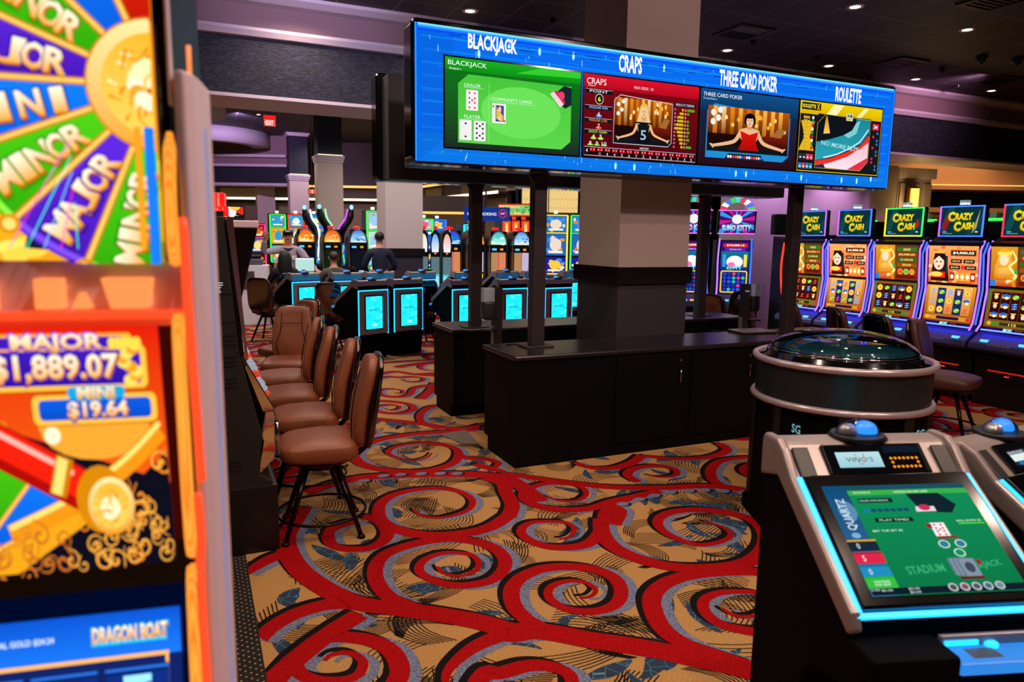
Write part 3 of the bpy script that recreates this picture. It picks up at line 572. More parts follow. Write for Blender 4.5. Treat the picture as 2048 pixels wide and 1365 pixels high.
def crown_pic(p, x, y, w_, h_, dress, hair, num, skin='f0b98c'):
    """the dealer on the studio camera: warm hall, curtain lights, a figure with arms spread on the table"""
    p.rect(x, y, w_, h_, '2a0f08'); p.rect(x, y+h_*.38, w_, h_*.62, 'b4560c', '4a1c08')
    for k in range(9): p.rect(x+w_*(.06+.1*k), y+h_*.4, w_*.05, h_*.6, rs.choice(('f0901c', 'ffb84a', 'd8720e', 'ffd890')), rs.choice(('8a3c08', 'c0640c')))
    for k in range(16): p.ell(x+w_*rs.uniform(.05, .95), y+h_*rs.uniform(.55, .95), w_*.02, h_*.05, rs.choice(('ffe8b0', 'ffca60', 'ffb030')), n=8)
    for a, b in ((.06, .85), (.06, .65), (.14, .92), (.12, .74)): p.ell(x+w_*a, y+h_*b, w_*.03, w_*.03, 'e8f4ff', n=12)
    p.rect(x, y+h_*.15, w_*.4, h_*.25, '1c0a06'); p.rect(x+w_*.68, y+h_*.18, w_*.32, h_*.24, '7a1c0c', '3a0c06'); p.poly([(x+w_*.78, y+h_*.42), (x+w_*.9, y+h_*.4), (x+w_*.96, y+h_*.6), (x+w_*.86, y+h_*.62)], 'a86a34')
    p.poly([(x, y), (x+w_, y), (x+w_, y+h_*.1), (x+w_*.5, y+h_*.14), (x, y+h_*.12)], '10161c')
    cx = x+w_*.5
    if hair == 'blond':
        p.ell(cx, y+h_*.73, w_*.085, h_*.2, 'e8b45c'); p.poly([(cx-w_*.09, y+h_*.75), (cx-w_*.12, y+h_*.42), (cx-w_*.05, y+h_*.4), (cx+w_*.06, y+h_*.36), (cx+w_*.13, y+h_*.4), (cx+w_*.09, y+h_*.75)], 'd9a04a', 'f0cc80')
    else: p.ell(cx, y+h_*.76, w_*.07, h_*.15, '0c0a0c')
    for s in (-1, 1):
        p.stroke(lathe_pts([(cx+s*w_*.095, y+h_*.5, 0), (cx+s*w_*.135, y+h_*.36, 0), (cx+s*w_*.2, y+h_*.23, 0), (cx+s*w_*.42, y+h_*.125, 0)], 4), w_*.052, skin, w_*.026)
        for k in range(4): p.stroke([(cx+s*w_*.41, y+h_*.13), (cx+s*w_*(.47-.012*k), y+h_*(.155-.028*k))], w_*.012, skin)
    p.poly([(cx-w_*.12, y+h_*.53), (cx-w_*.03, y+h_*.58), (cx+w_*.03, y+h_*.58), (cx+w_*.12, y+h_*.53), (cx+w_*.1, y+h_*.3), (cx-w_*.1, y+h_*.3)], skin); p.rect(cx-w_*.03, y+h_*.54, w_*.06, h_*.1, 'd89c70')
    p.poly([(cx-w_*.11, y+h_*.5), (cx, y+h_*(.42 if hair != 'blond' else .5)), (cx+w_*.11, y+h_*.5), (cx+w_*.085, y+h_*.25), (cx+w_*.13, y+h_*.06), (cx-w_*.13, y+h_*.06), (cx-w_*.085, y+h_*.25)], dress[0], dress[1])
    p.ell(cx, y+h_*.72, w_*.045, h_*.115, 'f6c8a2')
    for s in (-1, 1): p.ell(cx+s*w_*.018, y+h_*.735, w_*.008, h_*.010, '20140e', n=8); p.rect(cx+s*w_*.018-w_*.011, y+h_*.757, w_*.022, h_*.006, '5a3c20')
    p.rect(cx-w_*.004, y+h_*.69, w_*.008, h_*.035, 'dca078'); p.ell(cx, y+h_*.665, w_*.016, h_*.010, 'b8283a', n=10)
    if hair == 'blond':
        for s in (-1, 1): p.stroke(lathe_pts([(cx+s*w_*.01, y+h_*.845, 0), (cx+s*w_*.05, y+h_*.77, 0), (cx+s*w_*.065, y+h_*.62, 0), (cx+s*w_*.1, y+h_*.46, 0)], 4), w_*.03, 'f2cf86', w_*.045)
        p.rect(cx-w_*.15, y+h_*.47, w_*.3, h_*.035, '0c0a0e')
    else:
        p.poly([(cx-w_*.05, y+h_*.82), (cx, y+h_*.85), (cx+w_*.05, y+h_*.82), (cx+w_*.02, y+h_*.79), (cx-w_*.03, y+h_*.785)], '0c0a0c')
        for s in (-1, 1): p.stroke([(cx+s*w_*.05, y+h_*.8), (cx+s*w_*.058, y+h_*.66)], w_*.022, '0c0a0c')
    if num: p.text('5', cx, y+h_*.22, w_*.1, h_*.22, '9fc8e0', bold=.01)
scr_x = (.245, 1.385, 2.51, 3.635); BZ = .012
def screen(i, fn, name, label, w_=SW, bg='000000'):

    f = MB().box(scr_x[i]-BZ, scr_x[i]+w_+BZ, -.012, -.006, .125-BZ, .125+SH_+BZ, GLOSS).build('screen_bezel', t)
    p = Pic(w_, SH_, bg, .00004); fn(p); q = p.build('game_screen', f, front(scr_x[i], -.0125, .125), SCR); q['label'] = label
def bj(p):
    w_, h_ = p.w, p.h
    p.rect(0, 0, w_, h_, '0a7a18', '1c2c22'); p.rect(0, h_*.86, w_, h_*.14, '18b020', '0c9018'); p.poly([(w_*.5, h_*.9), (w_, h_*.93), (w_, h_), (w_*.7, h_)], '34d030')
    p.poly([(w_*.09, h_*.06), (w_*.86, h_*.06), (w_*.93, h_*.16), (w_*.93, h_*.82), (w_*.16, h_*.83), (w_*.09, h_*.72)], '48c83c', '5fd84c'); p.ell(w_*.55, h_*.45, w_*.3, h_*.3, '6ee45a')
    p.text('BLACKJACK', w_*.155, h_*.935, w_*.27, h_*.07, 'ffffff'); p.text('Blackjack-1', w_*.07, h_*.875, w_*.08, h_*.028, 'ffffff')
    p.text('DEALER', w_*.19, h_*.71, w_*.115, h_*.036, 'eafff0'); p.rect(w_*.13, h_*.68, w_*.14, h_*.005, 'bff0c0'); card(p, w_*.145, h_*.43, w_*.085, h_*.23, 'D', 8)
    p.text('PLAYER', w_*.19, h_*.36, w_*.115, h_*.036, 'eafff0'); p.rect(w_*.13, h_*.33, w_*.14, h_*.005, 'bff0c0'); card(p, w_*.1, h_*.09, w_*.085, h_*.23, 'C', 2); card(p, w_*.2, h_*.09, w_*.085, h_*.23, 'C', 10)
    p.rect(w_*.305, h_*.08, w_*.003, h_*.68, '9fe69a'); p.text('COMMUNITY CARDS', w_*.475, h_*.585, w_*.3, h_*.036, 'eafff0'); p.rect(w_*.33, h_*.55, w_*.32, h_*.005, 'bff0c0')
    p.rrect(w_*.33, h_*.31, w_*.1, h_*.225, .004, 'f6f2f4'); p.rect(w_*.355, h_*.33, w_*.06, h_*.185, '2c4c9c'); p.poly([(w_*.36, h_*.36), (w_*.41, h_*.33), (w_*.41, h_*.4), (w_*.36, h_*.5)], 'e8c23c'); p.poly([(w_*.36, h_*.48), (w_*.41, h_*.44), (w_*.39, h_*.51)], 'c8285c'); p.ell(w_*.385, h_*.47, .012, .02, 'f4d0b0'); p.ell(w_*.385, h_*.37, .012, .02, 'f4d0b0')
    for a, b in ((.338, .5), (.42, .34)): p.ell(w_*a, h_*b, .006, .008, 'd4123a')
    p.poly([(w_*.8, h_*.72), (w_*.87, h_*.82), (w_*.93, h_*.8), (w_*.93, h_*.6), (w_*.88, h_*.55), (w_*.84, h_*.6)], '14282e'); p.poly([(w_*.76, h_*.71), (w_*.79, h_*.74), (w_*.87, h_*.6), (w_*.84, h_*.56)], 'f4d8e0'); p.poly([(w_*.79, h_*.74), (w_*.82, h_*.76), (w_*.88, h_*.63), (w_*.87, h_*.6)], 'e02858'); p.ell(w_*.85, h_*.7, w_*.025, h_*.05, 'f03c70')
def craps(p):
    w_, h_ = p.w, p.h
    p.rect(0, 0, w_, h_, '7c0a14', '4a0610'); p.rect(0, h_*.84, w_, h_*.16, 'e0102c', 'b80a20'); p.text('CRAPS', w_*.1, h_*.92, w_*.16, h_*.075, 'ffffff'); p.text('Craps-3', w_*.06, h_*.865, w_*.06, h_*.025, 'ffffff'); p.text('MAX ODDS : 1X', w_*.5, h_*.9, w_*.17, h_*.035, 'ffe8ec')
    for y, s, c in ((.8, 'POINT', 'ffffff'), (.605, 'PASSLINE WIN', '9fd0ff'), (.45, 'PASSLINE LOSE', 'ff9a50'), (.31, 'SHOOT AGAIN', 'd0ff60')):
        p.rect(w_*.01, h_*(y-.025), w_*.225, h_*.05, '10141c'); p.rect(w_*.01, h_*(y+.022), w_*.225, h_*.004, 'cfd8e8'); p.text(s, w_*.12, h_*y, w_*.15, h_*.03, c)
    p.ell(w_*.125, h_*.71, w_*.034, h_*.065, 'e8f0c0'); p.ell(w_*.125, h_*.71, w_*.03, h_*.057, '101810'); p.text('6', w_*.125, h_*.71, w_*.024, h_*.06, 'ffe030', bold=.03)
    for s, x, y, c in (('6', .125, .53, '60b0ff'), ('7', .125, .385, 'ff6a40'), ('4', .085, .255, 'a0f030'), ('5', .145, .255, 'a0f030'), ('8', .06, .17, 'a0f030'), ('9', .115, .17, 'a0f030'), ('10', .175, .17, 'a0f030')):
        p.ell(w_*x, h_*(y-.025), w_*.024, h_*.016, c); p.text(s, w_*x, h_*y, w_*.02*len(s), h_*.045, 'ffffff')
    p.rect(0, h_*.12, w_*.24, h_*.02, '5a0812'); p.text('PASS LINE WIN CONDITIONS', w_*.12, h_*.115, w_*.21, h_*.018, 'ffd0d8')
    P = [(.25, .19), (.73, .19), (.76, .24), (.76, .74), (.3, .79), (.25, .72)]
    crown_pic(p, w_*.255, h_*.19, w_*.505, h_*.57, ('14181e', '0a0c10'), 'blond', True)
    p.stroke([(w_*a, h_*b) for a, b in P], .005, 'd8e4f0', closed=True)
    p.rect(w_*.775, h_*.72, w_*.2, h_*.05, '10141c'); p.text('RESULTS TREND', w_*.875, h_*.745, w_*.17, h_*.03, 'e8f0ff')
    for k in range(11):
        y = h_*(.68-.048*k); a = (.02, .04, .06, .06, .07, .08, .06, .05, .04, .03, .02)[k]; b = (.07, .02, .0, .02, .02, .02, .03, .02, .03, .01, .05)[k]
        p.text(str(k+2), w_*.88, y, w_*.012, h_*.026, 'ffffff'); p.rrect(w_*(.865-a), y-h_*.016, w_*a, h_*.032, h_*.012, 'e8d420', 'b8a010'); p.rect(w_*.87, y-h_*.02, w_*.02, h_*.04, 'a01024'); p.text(str(k+2), w_*.88, y, w_*.012, h_*.026, 'ffffff')
        if b: p.rrect(w_*.895, y-h_*.016, w_*b, h_*.032, h_*.012, '58c828', '3a9818')
        p.text(str((17, 12, 28, 20, 32, 37, 30, 22, 25, 10, 6)[k]), w_*.785, y, w_*.015, h_*.022, 'ffd8e0')
    p.rect(w_*.01, h_*.03, w_*.98, h_*.09, '16080e'); p.stroke([(w_*.01, h_*.12), (w_*.99, h_*.12), (w_*.99, h_*.015), (w_*.01, h_*.015)], .004, 'c8ccd8', closed=True); p.text('HISTORY', w_*.52, h_*.145, w_*.08, h_*.026, 'ffffff')
    p.text('4', w_*.03, h_*.075, w_*.016, h_*.05, 'ffffff')
    for k in range(15):
        X = w_*(.055+.0625*k); p.rect(X, h_*.07, w_*.02, h_*.04, 'e8182c'); p.rect(X+w_*.024, h_*.07, w_*.02, h_*.04, 'e8182c'); p.ell(X+w_*.01, h_*.09, .004, .004, 'ffffff', n=6); p.ell(X+w_*.034, h_*.09, .004, .004, 'ffffff', n=6)
        if k: p.text(('11', '4', '4', '5', '6', '7', '3', '6', '7', '9', '5', '7', '3', '5')[k-1], X+w_*.02, h_*.04, w_*.014, h_*.038, 'e8ecf4')
def poker(p):
    w_, h_ = p.w, p.h
    p.rect(0, 0, w_, h_, '0c2c4c', '2a0a14'); p.rect(0, h_*.72, w_, h_*.28, '10508c', '0c3058'); p.text('THREE CARD POKER', w_*.215, h_*.93, w_*.38, h_*.05, 'ffffff'); p.text('ThreeCardPoker-2', w_*.09, h_*.875, w_*.13, h_*.025, 'cfe8ff')
    p.poly([(w_*.07, h_*.1), (w_*.86, h_*.1), (w_*.92, h_*.18), (w_*.92, h_*.72), (w_*.14, h_*.82), (w_*.07, h_*.72)], '2090d8')
    crown_pic(p, w_*.08, h_*.19, w_*.83, h_*.6, ('e0140c', 'b00c08'), 'black', False)
    p.poly([(w_*.26, h_*.1), (w_*.66, h_*.1), (w_*.63, h_*.17), (w_*.29, h_*.17)], '0c1828')
    for k in range(15): p.ell(w_*(.295+.024*k), h_*.13, w_*.011, h_*.022, ('e8eef4', 'f4f0f0', 'e82c6c', 'e8485c', 'f0a030', 'c8d0e8', '4068d0', 'e0304c')[k % 8], n=10)
def roul(p):
    w_, h_ = p.w, p.h
    p.rect(0, 0, w_, h_, '16161c'); p.rect(0, h_*.82, w_, h_*.18, 'f2d400', 'e0b400'); p.poly([(w_*.3, h_*.82), (w_*.42, h_*.82), (w_*.52, h_), (w_*.4, h_)], 'fff6b0'); p.poly([(w_*.66, h_*.82), (w_*.72, h_*.82), (w_*.84, h_), (w_*.78, h_)], 'fff2a0')
    p.rect(w_*.02, h_*.88, w_*.22, h_*.1, '1a1408'); p.text('ROULETTE', w_*.105, h_*.93, w_*.15, h_*.055, 'ffe860', bold=.03); p.text('X', w_*.21, h_*.93, w_*.035, h_*.08, 'ffc020', bold=.05)
    p.poly([(w_*.02, h_*.72), (w_*.18, h_*.72), (w_*.13, h_*.5), (w_*.19, h_*.3), (w_*.01, h_*.3), (w_*.07, h_*.5)], 'f0b414')
    for k, s in enumerate(('50X', '75X', '50X', '75X', '50X', '40X', '30X', '20X', '15X')): p.text(s, w_*(.085), h_*(.77-.054*k), w_*(.08-.004*k), h_*.04, 'ffe040', bold=.03, out='1a1408'); p.rect(w_*.145, h_*(.75-.054*k), w_*.024, h_*.042, ('e8f0ff', '18a060', 'd02030')[k % 3])
    for k in range(4):
        p.rect(w_*(.02+.042*k), h_*.17, w_*.036, h_*.08, ('2a3040', '2a3040', 'e84060', 'e04060')[k]); p.rect(w_*(.02+.042*k), h_*.04, w_*.036, h_*.08, ('1c8ac8', 'e04060', '1c8ac8', '1c8ac8')[k])
        for y in (.19, .06): p.rect(w_*(.028+.042*k), h_*y, w_*.02, h_*.02, 'f4f4f4')
    # wheel picture
    X, Y, A, B = w_*.21, h_*.06, w_*.65, h_*.78
    p.rect(X, Y, A, B, '10141a'); wp = lambda L: [(X+a*A, Y+b*B) for a, b in L]
    p.poly(wp([(0, .48), (.25, .55), (.5, .65), (.65, .75), (.72, .9), (.72, .99), (.99, .99), (.99, .7), (.85, .5), (.6, .35), (.3, .2), (0, .12)]), '1c8a9c', '2aa6b4')
    p.poly(wp([(.5, .65), (.65, .75), (.72, .9), (.8, .95), (.74, .7), (.6, .6)]), '7fd0d4'); p.poly(wp([(.15, .97), (.17, .97), (.24, .66), (.12, .64)]), 'd88a20', 'ffd060')
    p.stroke(wp([(0, .12), (.3, .2), (.6, .35), (.85, .5), (.99, .72)]), .02, '0a3c50'); p.stroke(wp([(.15, .2), (.4, .28), (.62, .4), (.82, .55), (.97, .8)]), .012, 'd8f4f8')
    p.poly(wp([(0, .1), (.3, .18), (.6, .33), (.85, .48), (.99, .68), (.99, 0), (0, 0)]), 'd04058'); p.poly(wp([(.02, .02), (.3, .12), (.6, .25), (.99, .55), (.99, .2), (.7, 0)]), 'f8b8d0', 'ffe8f0'); p.stroke(wp([(0, .1), (.3, .17), (.6, .31), (.85, .46), (.99, .66)]), .03, 'ff2c18')
    p.poly(wp([(.6, 0), (.99, .26), (.99, 0)]), 'e83048'); p.poly(wp([(0, .04), (.16, .08), (.2, .0), (0, 0)]), '18304c')
    p.text('NO MORE BETS', w_*.5, h_*.4, w_*.46, h_*.065, 'a8e4ea', bold=.02, rot=-.08)
    p.poly([(w_*.21, h_*.7), (w_*.3, h_*.84), (w_*.21, h_*.84)], '16161c'); p.poly([(w_*.86, h_*.2), (w_*.77, h_*.06), (w_*.86, h_*.06)], '16161c')
    p.stroke([(w_*.21, h_*.06), (w_*.77, h_*.06), (w_*.86, h_*.2), (w_*.86, h_*.82), (w_*.3, h_*.84), (w_*.21, h_*.7)], .004, 'd8c040', closed=True)
    p.rect(w_*.885, h_*.68, w_*.085, h_*.1, 'c8183c'); p.text('34', w_*.927, h_*.73, w_*.05, h_*.06, 'ffffff', bold=.02)
    for k in range(11): p.rect(w_*(.945 if k in (0, 2, 3, 5, 6, 9, 10) else .895), h_*(.62-.055*k), w_*.025, h_*.035, '1c78d0' if k in (0, 2, 3, 5, 6, 9, 10) else 'e02840')
    p.rect(w_*.55, h_*.78, w_*.08, h_*.1, 'e8e8d0'); p.rect(w_*.56, h_*.83, w_*.028, h_*.04, '40a060'); p.rect(w_*.594, h_*.83, w_*.028, h_*.04, '3048a0'); p.rect(w_*.56, h_*.79, w_*.06, h_*.03, 'e8b030')
    p.stroke([(0.004, .004), (w_-.004, .004), (w_-.004, h_-.004), (.004, h_-.004)], .008, 'f0c800', closed=True)
screen(0, bj, 's', 'green BLACKJACK screen'); screen(1, craps, 's', 'red CRAPS screen with a fair haired dealer'); screen(2, poker, 's', 'blue THREE CARD POKER screen with a dealer in a red dress'); screen(3, roul, 's', 'yellow bordered ROULETTE screen', 1.06)
t = thing('overhead_sign', 'back of a second dark overhead sign, hung behind the blue one', 'sign', (SX1+.28, 6.98+.0, SZ0), pi); sign_shell(t, L+.1, Hh)
p = Pic(L, Hh-.05, '0a6cf0')
for k in range(4): p.rect(.2+1.15*k, .12, 1.08, .62, ('d8c010', '104878', 'a01020', '20a030')[k])
p.build('led_face', t, front(.03, -.004, .02)); 
# ---------------------------------------------------------------- dispensers, laptop
CLEAR = mat('clear_plastic', 'dff0f4', .08, trans=.45)
def dispenser(x, y, rz, side, label, txt):
    t = thing('hand_sanitizer_stand', label, 'sanitizer stand', (x, y, 0), rz)
    MB().lathe([(.16, 0), (.16, .012), (.03, .03)], DARKM, n=28).build('base_plate', t); MB().box(-.045, .045, -.03, .03, .02, 1.36, POSTM).box(-.047, -.0455, -.03, .03, .02, 1.0, SILVER).build('column', t, .004)
    s = side; MB().sq((s*.1, -.02, 1.15), (.06, .055, .09), GRAYP if False else mat('charcoal_plastic', '2b2a30', .35), .35, .35).build('pump_housing', t); MB().box(s*.1-.055, s*.1+.055, -.065, .03, 1.22, 1.36, CLEAR).build('refill_bottle', t, .012)
    MB().sq((s*.1, -.05, .97), (.075, .06, .012), DARKM, .5, .6).build('drip_tray', t)
    if txt: p = Pic(.07, .03, '1a181c'); p.text(txt, .035, .015, .05, .018, 'b8b4c0', bold=.02); p.build('brand_label', t, front(-.035, -.0305, 1.27))
dispenser(2.6, 6.1, 0, -1, 'hand sanitizer stand with a clear refill, between the two counters by the front post', None)
dispenser(5.47, 5.95, 0, 1, 'hand sanitizer stand behind the laptop, clear refill on its far side', 'Purell')
t = thing('laptop', 'closed silver laptop lying on the front counter with its cable', 'laptop', (5.12, 5.44, .91), radians(-6))
MB().box(-.2, .2, -.13, .13, 0, .014, DARKM).build('base', t, .004); MB().box(-.2, .2, -.13, .13, .015, .024, mat('laptop_lid', '8f8286', .35, .4)).build('lid', t, .004)
o = MB().tube(lathe_pts([(4.78, 5.66, .916), (4.86, 5.6, .916), (4.95, 5.62, .914), (5.05, 5.62, .914), (5.2, 5.6, .914), (5.32, 5.615, .914)], 6), .004, BLK, 6).build('power_cable'); tag(o, 'thin black cable looped over the closed laptop', 'cable')
o = MB().tube(lathe_pts([(2.42, 5.48, .914), (2.5, 5.5, .914), (2.58, 5.44, .914), (2.66, 5.45, .914)], 5), .004, BLK, 6).build('power_cable'); tag(o, 'short black cable at the foot of the front sign post', 'cable')
o = MB().prism([(2.02, 6.08), (2.30, 6.12), (2.27, 5.8), (2.25, 5.64), (2.12, 5.70)], .004, .007, mat('grey_mat', '6e655c', .9), 'z').build('floor_mat'); tag(o, 'small grey mat corner on the carpet between the two counters', 'mat')
# ---------------------------------------------------------------- casino chairs
LEATH = {'tan': mat('tan_leather', '84492a', .42, noise=.1, scale=70, bump=.05), 'brown': mat('brown_leather', '4a2a20', .45, noise=.12, scale=70), 'maroon': mat('maroon_leather', '4d1d1e', .45, noise=.12)}
BRONZE = mat('dark_bronze', '2a1c18', .22, .8); SMOKE = mat('smoked_chrome', '6a5c58', .12, 1)
def chair(label, kind, loc, rz, group=None):
    t = thing('casino_chair', label, 'chair', loc, rz, group); m = LEATH[kind]
    MB().sq((0, -.01, .54), (.245, .235, .075), m, .5, .45, n=36, k=16, bend=lambda p: (p.x, p.y, p.z*(1-.25*max(0, -p.y/.23)))).build('seat', t)
    MB().lathe([(.2, .455), (.215, .465), (.215, .485), (.19, .49)], BRONZE, n=28).lathe([(.12, .41), (.12, .455)], BRONZE, n=20).build('swivel_plate', t)
    # back: seen from the front it is wide below, narrower at the top; leaning back
    def bb(p):
        z = (p.z+.27)/.54; w_ = 1-.22*max(0, z-.35)**1.2-.10*max(0, .25-z); return (p.x*w_, p.y-.025*sin(pi*min(1, max(0, z*1.25)))+.09*z+.02*(p.x/.2)**2*-1, p.z)
    MB().sq((0, .24, .815), (.205, .045, .275), m, .38, .55, n=36, k=18, bend=bb).build('backrest', t)
    if kind == 'tan':
        for s in (-1, 1): MB().tube(lathe_pts([(s*.125, .18, .60), (s*.15, .18, .72), (s*.11, .2, .85), (s*.1, .243, 1.03)], 5), .0035, BRONZE, 6).build('seam', t)
        MB().tube([(-.1, .212, .93), (0, .208, .93), (.1, .212, .93)], .003, BRONZE, 6).build('seam', t)
    def bs(p):
        z = (p.z+.28)/.56; w_ = 1-.22*max(0, z-.35)**1.2-.10*max(0, .25-z); return (p.x*w_, p.y+.09*z, p.z)
    MB().sq((0, .277, .815), (.215, .026, .288), SMOKE, .4, .5, n=36, k=16, bend=bs).build('back_shell', t)
    MB().tube([(0, .12, .475), (0, .235, .475), (0, .287, .52), (0, .30, .62)], .02, BRONZE, 10).box(-.05, .05, .285, .31, .57, .68, BRONZE).build('back_bracket', t)
    for k in range(4):
        a = pi/4+k*pi/2; c, s = cos(a), sin(a)
        MB().tube([(c*.11, s*.11, .45), (c*.31, s*.31, .015)], [.019, .015], BRONZE, 10).lathe([(.024, 0), (.024, .012), (.014, .022)], BRONZE, (c*.312, s*.312, 0), 12).build('leg', t)
    MB().tube([(.268*cos(2*pi*k/36), .268*sin(2*pi*k/36), .12) for k in range(36)], .009, BRONZE, 8, True).build('foot_ring', t)
    return t
c0 = chair('tan leather swivel chair standing in front of the others, whole footring showing', 'tan', (.67, 4.34, 0), radians(-97))
G = 'tan chairs along the slot bank'; c0['group'] = G
for (x, y, a, lb) in ((.69, 5.06, -99, 'second tan chair from the whole footring, pink light on its seat'), (.67, 5.78, -98, 'third tan chair from the whole footring, its slim back edge-on'), (.68, 6.5, -100, 'fourth tan chair of the slot bank row, most of its back hidden'), (.83, 7.25, -18, 'tan chair turned to show the full front of its stitched back'), (.9, 8.1, -60, 'tan chair at the far end of the row, only its top showing')):
    dup(c0, (x, y, 0), radians(a), lb, G)
cb = chair('dark brown chair whose back rises behind the roulette dome', 'brown', (6.72, 4.95, 0), radians(75)); G2 = 'dark chairs along the CRAZY CASH slots'; cb['group'] = G2
for (x, y, a, lb) in ((6.92, 5.6, 62, 'dark brown chair tucked at the slot with the green topper frame'), (6.95, 6.35, 70, 'dark brown chair beside the second sign post foot'), (6.95, 7.1, 60, 'dark brown chair behind the Purell stand'), (6.75, 7.75, 110, 'dark chair with a light piped edge, beyond the rear counter tip')):
    dup(cb, (x, y, 0), radians(a), lb, G2)
cm = chair('maroon chair pushed up to the tall curved game behind the rear counter', 'maroon', (7.45, 8.25, 0), radians(150)); G3 = 'chairs in the back half of the hall'
dup(cm, (9.3, 9.1, 0), radians(160), 'orange brown chair against the violet pier')
dup(cb, (6.5, 4.28, 0), radians(20), 'brown chair with its padded seat showing past the roulette pedestal', G2)
def glass_mat():
    if 'dome_clear' in bpy.data.materials: return bpy.data.materials['dome_clear']
    m = bpy.data.materials.new('dome_clear'); m.use_nodes = True; nt = m.node_tree; nt.nodes.clear(); o = nt.nodes.new('ShaderNodeOutputMaterial'); mx = nt.nodes.new('ShaderNodeMixShader'); tr = nt.nodes.new('ShaderNodeBsdfTransparent'); g = nt.nodes.new('ShaderNodeBsdfGlossy'); lw = nt.nodes.new('ShaderNodeFresnel')
    g.inputs['Roughness'].default_value = .02; lw.inputs['IOR'].default_value = 1.6; tr.inputs[0].default_value = (.93, .96, .97, 1)
    nt.links.new(lw.outputs[0], mx.inputs[0]); nt.links.new(tr.outputs[0], mx.inputs[1]); nt.links.new(g.outputs[0], mx.inputs[2]); nt.links.new(mx.outputs[0], o.inputs[0]); return m
